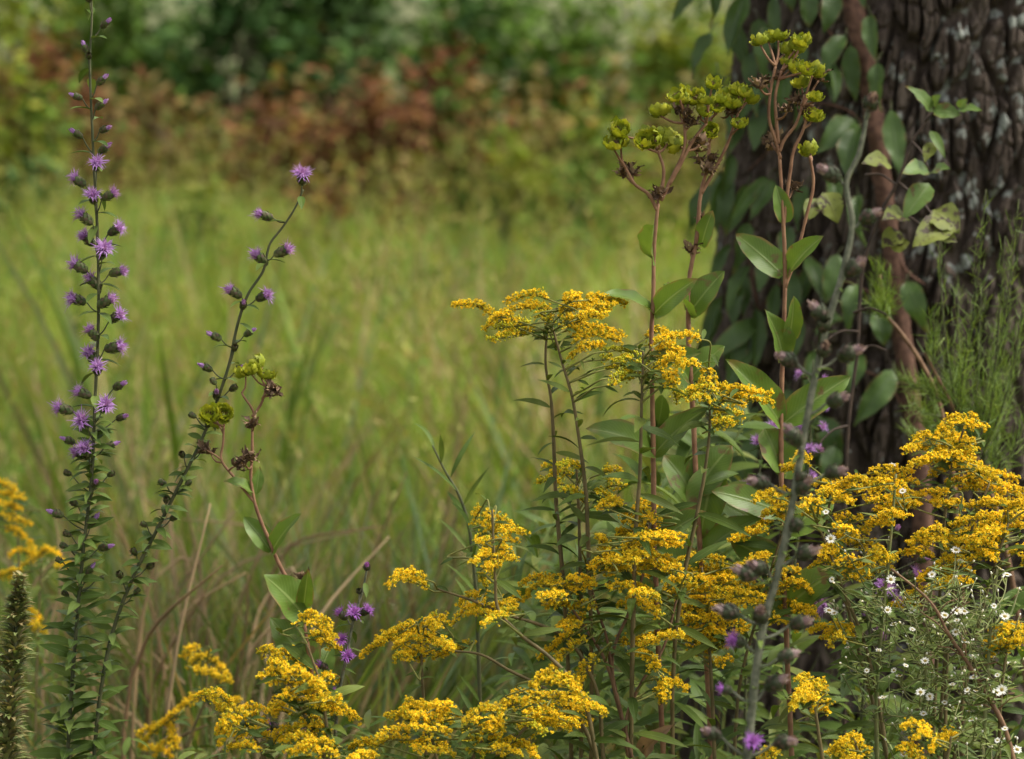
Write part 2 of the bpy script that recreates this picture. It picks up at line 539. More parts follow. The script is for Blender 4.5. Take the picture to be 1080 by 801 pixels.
# ------------------------------------------------------------------ grass
def blades(mb, base, h, lean, width, mat=0, curl=0.35):
    n = len(base)
    h = np.broadcast_to(h, (n,)).astype(float)
    width = np.broadcast_to(width, (n,)).astype(float)
    az = rng.uniform(0, 2 * math.pi, n)
    d = np.stack([np.cos(az), np.sin(az), np.zeros(n)], -1)
    fa = rng.uniform(0, 2 * math.pi, n)
    s = np.stack([np.cos(fa), np.sin(fa), np.zeros(n)], -1)
    lv = []
    for t, wf in ((0, .8), (.38, 1), (.74, .7)):
        cpt = base + Z * (h * t * (1 - .12 * t))[:, None] + d * (h * (lean * t + curl * lean * 2 * t * t))[:, None]
        lv += [cpt - s * (width * wf / 2)[:, None], cpt + s * (width * wf / 2)[:, None]]
    tip = base + Z * (h * .9)[:, None] + d * (h * (lean + curl * lean * 2))[:, None]
    lv.append(tip)
    V = np.stack(lv, 1).reshape(-1, 3)
    o = (np.arange(n) * 7)[:, None]
    q = np.concatenate([o + np.array([0, 1, 3, 2]), o + np.array([2, 3, 5, 4])])
    t3 = o + np.array([4, 5, 6])
    mb.add(V, [q, t3], mat)
    return tip, d


def spread(n, d0, d1, half=0.235, off=0.0):
    u = rng.uniform(0, 1, n)
    y = np.sqrt(d0 * d0 + (d1 * d1 - d0 * d0) * u)
    x = rng.uniform(-1, 1, n) * y * half + off
    return np.stack([x, y, np.zeros(n)], -1)


mb = MB()
b = spread(85000, 3.9, 13.0)
hh = rng.uniform(.25, .55, len(b)) * (0.85 + 0.25 * np.sin(b[:, 0] * 2.3 + b[:, 1]) * np.sin(b[:, 1] * 1.4))
hh *= np.clip((b[:, 1] - 2.6) / 3.0, .55, 1.0)
blades(mb, b, hh, rng.uniform(.08, .5, len(b)), rng.uniform(.004, .011, len(b)))
bs = spread(4000, 4.6, 12.5)
hs = rng.uniform(.45, .72, len(bs))
tip, dd = blades(mb, bs, hs, rng.uniform(.03, .25, len(bs)), .003, curl=.2)
# airy seed heads: narrow spindles of chaff
chaff = Tmpl([[0, 0, 0], [.5, 0, .5], [0, 0, 1], [-.5, 0, .5]], [([[0, 1, 2, 3]], 1)])
k = 6
pos = np.repeat(tip, k, 0) + rng.normal(size=(len(tip) * k, 3)) * np.array([.012, .012, .045]) - Z * .03
Dv = np.array([0, 0, 1.0]) + rng.normal(size=pos.shape) * .5
R = frames(Dv, rng.uniform(.012, .03, len(pos)))
R[:, :, 0] *= .3
inst(mb, chaff, R, pos)
for q in range(70):                                     # taller tufts breaking up the far edge of the grass
    y_ = rng.uniform(6.8, 9.4)
    x_ = rng.uniform(-1, 1) * y_ * .22
    nb = int(rng.integers(30, 80))
    bb = np.stack([x_ + rng.normal(size=nb) * .07, y_ + rng.normal(size=nb) * .07, np.zeros(nb)], -1)
    blades(mb, bb, rng.uniform(.40, .62) * rng.uniform(.7, 1.05, nb), rng.uniform(.1, .5, nb), rng.uniform(.006, .014, nb))
tag(mb.build('meadow_grass', [M['meadow'], M['seed']]), 'yellow-green meadow grass with airy seed heads, out of focus behind the flowers', 'grass', kind='stuff')

mb = MB()
cl = []
for (px, d, n, sd) in [(150, 3.5, 70, .06), (205, 3.4, 90, .05), (235, 3.6, 90, .05), (270, 3.4, 70, .05), (120, 3.8, 60, .08), (60, 3.7, 70, .09), (10, 3.9, 60, .1),
                       (310, 3.7, 70, .06), (360, 3.9, 80, .08), (420, 3.7, 70, .07), (470, 3.8, 60, .07), (530, 3.9, 60, .08), (600, 4.2, 60, .1), (680, 4.2, 50, .1),
                       (190, 4.2, 80, .1), (300, 4.3, 80, .1), (440, 4.3, 80, .12), (-60, 3.8, 60, .1), (-140, 3.9, 60, .1)]:
    q = P(px, 600, d)
    z = rng.normal(size=(n * 3, 2)) * sd
    cl.append(np.stack([q[0] + z[:, 0], q[1] + z[:, 1], np.zeros(n * 3)], -1))
b = np.concatenate(cl)
blades(mb, b, rng.uniform(.28, .72, len(b)), rng.uniform(.05, .5, len(b)), rng.uniform(.0035, .011, len(b)))
for (px, d) in [(165, 3.3), (200, 3.45), (222, 3.3), (245, 3.5), (275, 3.4), (300, 3.6), (140, 3.5), (185, 3.7), (410, 3.8), (15, 3.6)]:     # upright dead straw
    q = P(px, 600, d)
    bb = np.stack([q[0] + rng.normal(size=8) * .05, q[1] + rng.normal(size=8) * .12, np.zeros(8)], -1)
    for qq in bb:
        hq = rng.uniform(.46, .78)
        lx, ly = rng.normal() * .07, rng.normal() * .07
        kink = rng.normal(size=3) * np.array([.025, .02, .01])
        pts_ = [qq, qq + np.array([lx * .2, ly * .2, hq * .45]), qq + np.array([lx * .55, ly * .55, hq * .8]) + kink, qq + np.array([lx * 1.3, ly * 1.3, hq * rng.uniform(.75, 1.05)])]
        tube(mb, smooth_path(pts_, 5), [.0028, .0024, .0008], 4, 2)
        if rng.uniform() < .4:
            bl = pts_[1] + Z * .02
            tube(mb, smooth_path([bl, bl + np.array([rng.normal() * .05, rng.normal() * .05, .06]), bl + np.array([rng.normal() * .12, rng.normal() * .1, .03])], 4), [.0018, .0012, .0004], 4, 2)
for (px, d, n, hh_) in [(40, 5.0, 14, .75), (215, 5.2, 10, .95), (190, 5.0, 10, .8), (400, 5.4, 12, .7), (590, 6.0, 12, .7), (330, 6.5, 14, .75), (480, 6.4, 14, .7), (130, 6.5, 14, .75), (250, 7.5, 16, .75), (640, 6.5, 10, .7), (-80, 5.5, 14, .8),
                        (20, 7.4, 14, .75), (530, 7.6, 16, .65), (420, 8.2, 16, .65), (700, 7.5, 12, .65)]:
    q = P(px, 600, d)
    bb = np.stack([q[0] + rng.normal(size=n) * .09, q[1] + rng.normal(size=n) * .2, np.zeros(n)], -1)
    blades(mb, bb, hh_ * rng.uniform(.8, 1.08, n), rng.uniform(.05, .35, n), rng.uniform(.008, .018, n))
for q_ in range(16):                                     # drifts of dead tan stems out in the meadow
    y_ = rng.uniform(4.8, 8.5)
    x_ = rng.uniform(-1, .5) * y_ * .16
    n = 26
    bb = np.stack([x_ + rng.normal(size=n) * .06, y_ + rng.normal(size=n) * .25, np.zeros(n)], -1)
    blades(mb, bb, rng.uniform(.45, .66, n), rng.uniform(.05, .4, n), rng.uniform(.005, .010, n), 2)
tag(mb.build('tall_grass', [M['tallgrass'], M['seed'], M['straw']]), 'tall mixed straw-brown and green grass blades standing behind the blazing stars', 'grass', kind='stuff')

# ------------------------------------------------------------------ background shrubs
LT = Tmpl([[0, 0, 0], [.22, .35, .06], [0, .4, 0], [-.22, .35, .06], [.16, .72, .05], [0, .75, -.02], [-.16, .72, .05], [0, 1, -.1]],
          [([[0, 1, 2], [0, 2, 3], [4, 7, 5], [5, 7, 6]], 0), ([[1, 4, 5, 2], [2, 5, 6, 3]], 0)],
          [[.5, 0], [1, .35], [.5, .4], [0, .35], [1, .72], [.5, .75], [0, .72], [.5, 1]])


def leafcloud(mb, cen, sd, n, size, mat=0, flat=0.6):
    pos = cen + rng.normal(size=(n, 3)) * sd
    pos[:, 2] = np.maximum(pos[:, 2], 0.03)
    R = frames(np.array([0, 0, 1.0]) + rng.normal(size=(n, 3)) * flat, size * rng.uniform(.6, 1.3, n))
    inst(mb, LT, R, pos, mat)


def shrub(name, px, d, wpx, top, mats, label, n=1300, leafsize=.07, cat='shrub', group=None, mixmat=None):
    base = P(px, 0, d)
    base[2] = 0
    h = P(px, top, d)[2]
    wd = wpx * K * d
    root = thing(name, base, label, cat, group)
    mb, wd_mb = MB(), MB()
    nc = 26
    for q in range(nc):
        u = rng.normal(size=3)
        u /= np.linalg.norm(u)
        rad = rng.uniform(.35, 1) ** .6
        zc = h * (.52 + .45 * u[2] * rad) * (1 - .10 * abs(u[0]))
        cpt = base + np.array([u[0] * rad * wd / 2, u[1] * rad * wd * .38, max(.1, zc)])
        leafcloud(mb, cpt, np.array([wd * .10, wd * .10, h * .08]), n // nc, leafsize, mat=0 if (mixmat is None or rng.uniform() > .25) else 1)
        mid = base * .4 + cpt * .6 + rng.normal(size=3) * .04
        tube(wd_mb, smooth_path([base + rng.normal(size=3) * np.array([.06, .06, 0]), mid, cpt], 4), [.012, .008, .003], 5)
    mb.build('foliage', [mats] + ([mixmat] if mixmat else []), root, base)
    wd_mb.build('branches', M['bushwood'], root, base)
    return root


mb = MB()
for q in range(130):
    y_ = math.sqrt(rng.uniform(4.6 ** 2, 9.5 ** 2))
    cpt = np.array([rng.uniform(-1, 1) * y_ * .24, y_, rng.uniform(.12, .36)])
    lft = cpt[0] / y_ < -.09 and y_ > 7
    leafcloud(mb, cpt, np.array([.10, .10, .09]), 60, rng.uniform(.022, .036), mat=int(rng.choice(4, p=[.10, .55, .15, .20] if lft else [.8, .05, .12, .03])), flat=.9)
tag(mb.build('meadow_weeds', [M['shrub_mid'], M['shrub_blue'], M['shrub_lime'], M['shrub_tan']]), 'leafy weeds mixed through the meadow grass, out of focus', 'weeds', kind='stuff')

SH = [
    (380, 13.2, 210, -60, 'shrub_dark', None, 'dark green bush at the top of the picture above the rust-brown thicket', 2400, .085),
    (250, 13.0, 190, -50, 'shrub_blue', 'shrub_dark', 'blue-green bush left of the dark bush at the top of the picture', 2000, .085),
    (530, 13.4, 200, -70, 'shrub_mid', 'shrub_blue', 'mid-green bush just right of the dark bush at the top of the picture', 2200, .085),
    (650, 13.0, 180, -50, 'shrub_mid', 'shrub_lime', 'pale yellow-green bush seen just left of the tree trunk top', 1900, .075),
    (735, 13.6, 150, -60, 'shrub_lime', 'shrub_tan', 'yellowish bush half hidden behind the vine at the trunk edge', 1500, .075),
    (110, 13.2, 210, -60, 'shrub_mid', 'shrub_lime', 'yellow-green bush behind the tip of the tall blazing star', 2000, .08),
    (-20, 12.6, 170, -20, 'shrub_lime', 'shrub_mid', 'lime-green bush in the upper left corner', 1700, .08),
    (15, 10.3, 120, 165, 'shrub_blue', 'shrub_mid', 'low blue-green bush at the left edge of the meadow', 1100, .06),
    (330, 9.7, 100, 150, 'shrub_rust', 'shrub_tan', 'low rust-brown plant standing out in the far grass right of the leaning blazing star', 420, .055),
    (430, 10.0, 110, 148, 'shrub_tan', 'shrub_rust', 'low tan plant rising from the far edge of the grass above the picture centre', 380, .055),
    (190, 9.6, 90, 165, 'shrub_mid', 'shrub_lime', 'low green plant rising from the far edge of the grass between the blazing stars', 420, .05),
    (600, 9.8, 100, 160, 'shrub_mid', 'shrub_tan', 'low green plant at the far edge of the grass left of the spent rosinweeds', 420, .05),
    (25, 10.9, 110, 70, 'shrub_lime', 'shrub_mid', 'bright lime bush at the left edge beside the rust-brown leaves', 900, .065),
    (70, 11.6, 140, 15, 'shrub_rust', 'shrub_tan', 'rusty brown bush with orange leaves behind the tall blazing star', 1100, .07),
    (175, 11.2, 140, 75, 'shrub_tan', 'shrub_rust', 'faded tan bush between the two blazing stars', 1000, .065),
    (290, 11.2, 160, 70, 'shrub_rust', 'shrub_tan', 'rust-brown bush above the leaning blazing star', 1300, .065),
    (385, 11.0, 140, 85, 'shrub_rust', None, 'dark rust-brown bush left of the picture centre below the dark green bush', 1700, .06),
    (475, 11.2, 130, 48, 'shrub_rust', 'shrub_mid', 'tallest rust-brown bush with green leaves mixed in near the picture centre', 1300, .065),
    (560, 11.0, 120, 90, 'shrub_tan', 'shrub_rust', 'tan and brown bush right of the tallest rust-brown bush', 900, .06),
    (545, 10.4, 90, 135, 'shrub_lime', 'shrub_mid', 'small lime-green bush in front of the tan bush', 500, .06),
    (650, 10.6, 130, 100, 'shrub_mid', 'shrub_lime', 'light green bush behind the left spent rosinweed heads', 1100, .06),
    (730, 10.8, 110, 90, 'shrub_tan', 'shrub_mid', 'straw-coloured bush behind the right spent rosinweed heads', 900, .06),
]
for (px, d, wp, top, m1, m2, lab, n, ls) in SH:
    nm = 'dry_bush' if m1 in ('shrub_rust', 'shrub_tan') else 'leafy_bush'
    shrub(nm, px, d, wp, top, M[m1], lab, n, ls, cat='bush', group='blurred bushes beyond the meadow', mixmat=M[m2] if m2 else None)

for (nm, d, hgt, xr, m1, n, ls, lab) in [
        ('thicket', 16.5, 3.2, 9.0, ['shrub_dark', 'shrub_blue', 'shrub_mid'], 22000, .11, 'deep green thicket closing off the view behind all the bushes'),
        ('bracken', 12.0, .60, 5.5, ['shrub_rust', 'shrub_tan', 'shrub_mid'], 12000, .07, 'brown dying undergrowth filling in between the rust-brown bushes')]:
    mb = MB()
    nc = n // 60
    for q in range(nc):
        cpt = np.array([rng.uniform(-xr, xr), d + rng.normal() * (.7 if nm == 'thicket' else .35), hgt * rng.uniform(.05, 1) ** .8])
        pm = [.5, .3, .2]
        leafcloud(mb, cpt, np.array([.22, .2, .14]), 60, ls, mat=int(rng.choice(3, p=pm)))
    tag(mb.build(nm, [M[x] for x in m1]), lab, 'undergrowth' if nm == 'bracken' else 'thicket', kind='stuff')


# ------------------------------------------------------------------ tree
def vnoise(x, y, per, seed):
    """periodic (in x) value noise"""
    r = np.random.default_rng(seed)
    tab = r.uniform(0, 1, (per, 512))
    xi, yi = np.floor(x).astype(int), np.floor(y).astype(int)
    fx, fy = x - xi, y - yi
    fx, fy = fx * fx * (3 - 2 * fx), fy * fy * (3 - 2 * fy)
    g = lambda a, b: tab[a % per, b % 512]
    return (g(xi, yi) * (1 - fx) + g(xi + 1, yi) * fx) * (1 - fy) + (g(xi, yi + 1) * (1 - fx) + g(xi + 1, yi + 1) * fx) * fy


TC = np.array([0.425, 3.62])    # trunk axis (x, y)
TR = 0.232


def trunk_c(z):
    return np.stack([TC[0] + 0.062 * z - .01 * np.sin(z * 1.3), TC[1] + 0.0 * z], -1)


def trunk_r(z):
    return TR * (1 + .55 * np.exp(-np.maximum(z, 0) / .22) + .03 * np.exp(-((z - .75) / .3) ** 2)) * (1 - .035 * np.maximum(z - 1, 0))


zs = np.concatenate([np.linspace(-.05, .45, 60, endpoint=False), np.linspace(.45, 1.5, 640, endpoint=False), np.linspace(1.5, 6.0, 160)])
na = 800
th = np.concatenate([np.linspace(.47, 1.03, 700, endpoint=False), np.linspace(.03, .47, 100, endpoint=False) + 1.0])
TH, ZZ = np.meshgrid(th, zs)
THp = TH % 1.0
wv = (vnoise(THp * 16, ZZ * 5, 16, 1) - .5) * .6 + (vnoise(THp * 50, ZZ * 30, 50, 2) - .5) * .35


def plates(ncol, ln, seed):
    """elongated cells: (gap to the neighbouring cell, a number per cell)"""
    g = np.random.default_rng(seed)
    jx, jy, hv = g.uniform(.1, .9, (ncol, 512)), g.uniform(.1, .9, (ncol, 512)), g.uniform(0, 1, (ncol, 512))
    U_, V_ = THp * ncol + wv * ncol / 64, ZZ / ln
    iu = np.floor(U_).astype(int)
    f1 = np.full(U_.shape, 9.0)
    f2 = np.full(U_.shape, 9.0)
    idv = np.zeros(U_.shape)
    for du in (-1, 0, 1):
        cu = (iu + du) % ncol
        vv = V_ + (cu * .618) % 1.0
        iv = np.floor(vv).astype(int)
        for dv in (-1, 0, 1):
            cv = (iv + dv) % 512
            dd_ = np.hypot(U_ - (iu + du + jx[cu, cv]), vv - (iv + dv + jy[cu, cv]))
            cl_ = dd_ < f1
            f2 = np.where(cl_, f1, np.minimum(f2, dd_))
            idv = np.where(cl_, hv[cu, cv], idv)
            f1 = np.where(cl_, dd_, f1)
    return f2 - f1, idv


sm_ = lambda x, lo, hi: (lambda t: t * t * (3 - 2 * t))(np.clip((x - lo) / (hi - lo), 0, 1))
e1, id1 = plates(76, .085, 11)
e2, id2 = plates(170, .030, 12)
rA = 1 - np.abs(2 * vnoise(THp * 60 + wv * .6, ZZ * 5, 60, 3) - 1)
fine = vnoise(THp * 330 + wv * 2, ZZ * 130, 330, 6)
hgt = sm_(e1 + .10 * (fine - .5), .02, .34) * (.45 + .35 * id1 + .20 * sm_(rA, .1, .6)) * (.72 + .28 * sm_(e2, .02, .25)) + .10 * id2 * sm_(e1, .1, .3) + .10 * fine
RR = trunk_r(ZZ) - .018 + .022 * hgt
RR = RR + trunk_r(ZZ) * .10 * np.exp(-np.maximum(ZZ, 0) / .25) * np.sin(THp * 2 * math.pi * 5 + .8)
cc = trunk_c(ZZ)
V = np.stack([cc[..., 0] + RR * np.cos(TH * 2 * math.pi), cc[..., 1] + RR * np.sin(TH * 2 * math.pi), ZZ], -1).reshape(-1, 3)
i = np.arange(len(zs) - 1)[:, None] * na
j = np.arange(na)[None]
k = (j + 1) % na
mb = MB()
mb.add(V, np.stack([i + j, i + k, i + na + k, i + na + j], -1).reshape(-1, 4))
root = thing('tree', (TC[0], TC[1], 0), 'thick tree trunk with furrowed dark bark and pale lichen at the right', 'tree')
org = np.array([TC[0], TC[1], 0])
BARK = bark_mat()
mb.build('trunk', BARK, root, org)
limb, crown = MB(), MB()
for q in range(9):
    a = q * 2.4 + .5
    z0 = rng.uniform(3.2, 5.6)
    e = np.array([TC[0] + math.cos(a) * rng.uniform(1.2, 2.4), TC[1] + .9 + math.sin(a) * rng.uniform(1.0, 2.0), z0 + rng.uniform(.9, 1.8)])
    s = np.array([TC[0], TC[1], z0])
    pth = smooth_path([s, s * .5 + e * .5 + Z * .25, e], 6)
    tube(limb, pth, [.09, .05, .015], 8, bumpy=.05)
    for t in (5, 8, 12):
        for g in range(3):
            leafcloud(crown, pth[t] + rng.normal(size=3) * .35, .25, 90, .13)
limb.build('limb', BARK, root, org)
crown.build('crown', M['shrub_mid'], root, org)


def on_trunk(px, py, off=0.0):
    """world point where the sight line meets the bark (or just left of it, at the axis depth)."""
    d = P(px, py, 1.0) - CAM
    z = 1.0
    for _ in range(4):
        cx, cy = trunk_c(np.array(z))
        r = float(trunk_r(np.array(z))) + off
        A = d[0] ** 2 + d[1] ** 2
        B = -2 * (cx * d[0] + cy * d[1])
        Cc = cx * cx + cy * cy - r * r
        D = B * B - 4 * A * Cc
        if D > 0:
            t = (-B - math.sqrt(D)) / (2 * A)
        else:
            t = -B / (2 * A) - .02
        z = CAM[2] + t * d[2]
    return CAM + d * t


# ------------------------------------------------------------------ vine on the trunk
vb = on_trunk(972, 600)
vb[2] = 0
vine = thing('climbing_vine', vb, 'woody brown vine climbing the tree trunk with drooping dark green leaves', 'vine')
mb = MB()
vp = [on_trunk(x, y, o) for x, y, o in [(890, -150, .01), (893, -60, .012), (898, 0, .012), (908, 45, .016), (917, 90, .012), (924, 140, .016), (932, 200, .012), (941, 260, .014), (949, 330, .012),
                                        (958, 400, .016), (966, 460, .014), (972, 530, .014), (975, 640, .012), (975, 800, .02), (980, 1150, .1)]]
tube(mb, smooth_path(vp, 7), [.0105, .0115, .0105, .0095, .0105, .01, .012], 14, bumpy=.09)
# thin shoots from which the leaves hang
shoots = [[(905, 60), (880, 40), (850, -10), (800, -30), (770, 10)], [(932, 200), (900, 120), (860, 110), (820, 150), (790, 180)],
          [(949, 330), (900, 300), (840, 290), (800, 330), (785, 420)], [(966, 460), (930, 400), (900, 390), (860, 430)], [(800, -30), (760, 0), (748, 30)],
          [(800, 330), (790, 260), (795, 200)], [(941, 260), (960, 290), (975, 300)]]
for s_ in shoots:
    tube(mb, smooth_path([on_trunk(x, y, .018) for x, y in s_], 6), [.0022, .0016, .001], 5)
mb.build('vine_stem', M['vinewood'], vine, vb)
VL = [(785, -8, 768, 60, 34), (749, 34, 730, 83, 24), (851, -10, 853, 30, 26), (880, -8, 868, 36, 26), (892, 37, 868, 82, 28), (897, 48, 903, 108, 24), (918, 15, 924, 66, 24),
      (831, 78, 824, 122, 24), (903, 128, 860, 162, 36), (908, 135, 895, 192, 36), (940, 116, 949, 184, 28), (811, 187, 770, 234, 24), (816, 190, 791, 234, 24),
      (800, 337, 740, 384, 26), (796, 349, 764, 414, 32), (800, 430, 757, 480, 30), (887, 335, 860, 354, 24), (922, 328, 933, 366, 32), (956, 296, 980, 353, 30),
      (942, 390, 901, 450, 34), (866, 440, 889, 481, 32), (738, -10, 708, 24, 18), (772, 190, 766, 250, 22), (790, 235, 772, 290, 26), (812, 255, 800, 310, 24),
      (775, 20, 790, 75, 28), (800, 20, 806, 78, 28), (846, 90, 838, 140, 24), (872, 180, 880, 232, 28), (850, 195, 842, 245, 24), (905, 205, 915, 262, 28),
      (884, 268, 870, 322, 28), (848, 270, 868, 318, 24), (905, 300, 895, 352, 26), (820, 300, 815, 350, 22), (860, 370, 848, 420, 26), (905, 372, 890, 420, 28),
      (830, 410, 850, 455, 26), (785, 470, 770, 520, 26), (880, 470, 870, 520, 28), (805, 110, 795, 160, 26), (780, 120, 768, 165, 22), (870, 60, 880, 110, 26), (925, 66, 930, 118, 24),
      (792, 280, 768, 330, 24), (779, 410, 768, 452, 20), (790, -60, 775, -5, 30), (830, -40, 836, 15, 30), (905, -40, 912, 10, 28), (760, -25, 752, 22, 22)]
for q in range(44):                                      # the curtain over the trunk's left edge
    y_ = rng.uniform(-40, 470)
    x_ = rng.uniform(752, 812) if q % 4 else rng.uniform(812, 885)
    x_ -= .02 * y_
    VL.append((x_, y_, x_ + rng.uniform(-26, 10), y_ + rng.uniform(42, 68), rng.uniform(18, 27)))
for (x0, y0, x1, y1, wpx) in VL:
    p0 = on_trunk(x0, y0, .022 + rng.uniform(0, .02))
    dd = np.dot(p0 - CAM, FW) + rng.uniform(-.015, .01)
    p1 = P(x1, y1, dd - .012)
    mb = MB()
    sdv = nrm(-FW + np.array([rng.uniform(-.7, .5), 0, rng.uniform(.1, .7)]))
    leaf(mb, p0, p1, sdv, wpx * K * dd * .88, bend=rng.uniform(.0, .22), fold=rng.uniform(.1, .75), shape='ovate' if rng.uniform() < .6 else 'lance', ripple=.07, twist=rng.uniform(-1.3, 1.3), nl=10, nw=6)
    pet = on_trunk(x0 + rng.uniform(-6, 10), y0 - 10, .008)
    tube(mb, [pet, (pet + p0) / 2 + Z * .003, p0], .0009, 4, 1)
    mb.build('leaf', [M['vineleaf'], M['greenstem']], vine, vb)


# ------------------------------------------------------------------ stems helper
def to_ground(pts, lean=0.02):
    a = pts[-1]
    g = np.array([a[0] + rng.uniform(-lean, lean), a[1] + rng.uniform(-lean, lean), 0.0])
    return list(pts) + [a * .55 + g * .45 + np.array([rng.uniform(-.01, .01), rng.uniform(-.01, .01), 0]), g]


def px_path(pts, d, dz=None):
    n = len(pts)
    dd = np.broadcast_to(d, (n,)) if dz is None else np.linspace(d, dz, n)
    return [P(x, y, q) for (x, y), q in zip(pts, dd)]


def stem_leaves(mb, path, z0, z1, step, L, W, shape='lance', droop=(-.5, .5), mat=0, start=0.0, taper=None):
    """alternate leaves up a stem between heights z0 and z1"""
    seg = np.linalg.norm(np.diff(path, axis=0), axis=1)
    s = np.concatenate([[0], np.cumsum(seg)])
    az = rng.uniform(0, 6.28)
    q = rng.uniform(0, step)
    while q < s[-1]:
        p = np.array([np.interp(q, s, path[:, a]) for a in range(3)])
        if z0 < p[2] < z1:
            f = 1.0 if taper is None else np.interp(p[2], [z0, z1], taper)
            out = np.array([math.cos(az), math.sin(az), rng.uniform(*droop)])
            Lq = L * f * rng.uniform(.75, 1.2)
            tipp = p + nrm(out) * Lq
            leaf(mb, p, tipp, np.array([rng.uniform(-.3, .3), rng.uniform(-1.6, .3), 1.0]), W * f * rng.uniform(.8, 1.2), bend=rng.uniform(.03, .16), fold=rng.uniform(.1, .5), shape=shape,
                 mat=mat, nl=6, nw=2, twist=rng.uniform(-.8, .8))
        az += 2.4 + rng.uniform(-.35, .35)
        q += step * rng.uniform(.7, 1.3)


# ------------------------------------------------------------------ goldenrod
def gold_head():
    V, q0, q1 = [], [], []
    for i_ in range(5):
        a = i_ * 2 * math.pi / 5
        V.append([.45 * math.cos(a), .45 * math.sin(a), 0])
    for i_ in range(5):
        a = i_ * 2 * math.pi / 5
        V.append([.95 * math.cos(a), .95 * math.sin(a), 2.3])
    q1 = [[i_, (i_ + 1) % 5, 5 + (i_ + 1) % 5, 5 + i_] for i_ in range(5)]
    for i_ in range(7):
        a = i_ * 2 * math.pi / 7 + .2
        ca, sa = math.cos(a), math.sin(a)
        b0 = len(V)
        for rr, zz, ww in ((.55, 2.1, .28), (1.5, 3.1 + .3 * math.sin(i_ * 2.1), .5), (2.35, 3.0 + .5 * math.cos(i_ * 3.3), .3)):
            V.append([rr * ca - ww * sa, rr * sa + ww * ca, zz])
            V.append([rr * ca + ww * sa, rr * sa - ww * ca, zz])
        q0 += [[b0, b0 + 1, b0 + 3, b0 + 2], [b0 + 2, b0 + 3, b0 + 5, b0 + 4]]
    for i_ in range(4):
        a = i_ * math.pi / 2 + .5
        b0 = len(V)
        ca, sa = math.cos(a) * .45, math.sin(a) * .45
        V += [[ca - .25, sa, 2.1], [ca + .25, sa, 2.1], [ca * 1.6 + .2, sa * 1.6 + .15, 3.9], [ca * 1.6 - .2, sa * 1.6 - .15, 3.9]]
        q0.append([b0, b0 + 1, b0 + 2, b0 + 3])
    return Tmpl(np.array(V) * .001, [(q1, 1), (q0, 0)])


def gold_bud():
    V = [[0, 0, 0]]
    for zz, rr in ((.9, .75), (2.2, .7)):
        for i_ in range(5):
            a = i_ * 2 * math.pi / 5
            V.append([rr * math.cos(a), rr * math.sin(a), zz])
    V.append([0, 0, 3.0])
    t = [[0, 1 + (i_ + 1) % 5, 1 + i_] for i_ in range(5)] + [[11, 6 + i_, 6 + (i_ + 1) % 5] for i_ in range(5)]
    q = [[1 + i_, 1 + (i_ + 1) % 5, 6 + (i_ + 1) % 5, 6 + i_] for i_ in range(5)]
    return Tmpl(np.array(V) * .001, [(t, 2), (q, 2)])


GH, GB = gold_head(), gold_bud()


def spray(path, r0, bud=0.12, dens=1.0):
    mb = MB()
    seg = np.linalg.norm(np.diff(path, axis=0), axis=1)
    s = np.concatenate([[0], np.cumsum(seg)])
    L = s[-1]
    tube(mb, path, [.0009, .0007, .0004], 5, 3)
    tan = nrm(np.gradient(path, axis=0))
    pos, dr = [], []
    n = max(4, int(L / .0025 * dens))
    for q in np.linspace(.02, 1, n):
        p = np.array([np.interp(q * L, s, path[:, a]) for a in range(3)])
        T = nrm(np.array([np.interp(q * L, s, tan[:, a]) for a in range(3)]))
        U = nrm(Z - T * T[2] + 1e-4)
        S = np.cross(T, U)
        prof = (1 - q) ** .55 * .85 + .22
        if q < .12:
            prof *= .6 + q * 3.3
        for _ in range(3):
            ph = rng.normal() * 1.05
            dv = nrm(math.cos(ph) * U + math.sin(ph) * S + T * rng.uniform(.1, .9))
            l = r0 * prof * rng.uniform(.35, 1.0)
            e = p + dv * l
            if l > .004:
                tube(mb, [p, e], .00035, 3, 3)
            m = max(2, int(2.4 + l / .0024))
            for h in range(m):
                f = .35 + .65 * (h + rng.uniform(0, .7)) / m
                pos.append(p + dv * l * f + rng.normal(size=3) * .0010)
                dr.append(dv * .5 + Z * .45 + rng.normal(size=3) * .5)
    pos, dr = np.array(pos), np.array(dr)
    sel = rng.uniform(0, 1, len(pos)) < bud
    inst(mb, GB, frames(dr[sel], rng.uniform(.65, 1.0, sel.sum())), pos[sel])
    inst(mb, GH, frames(dr[~sel], rng.uniform(.45, .74, (~sel).sum())), pos[~sel])
    return mb


def conv(org, pts):
    return [(org[0] + x / 2.967, org[1] + y / 2.967) for x, y in pts]


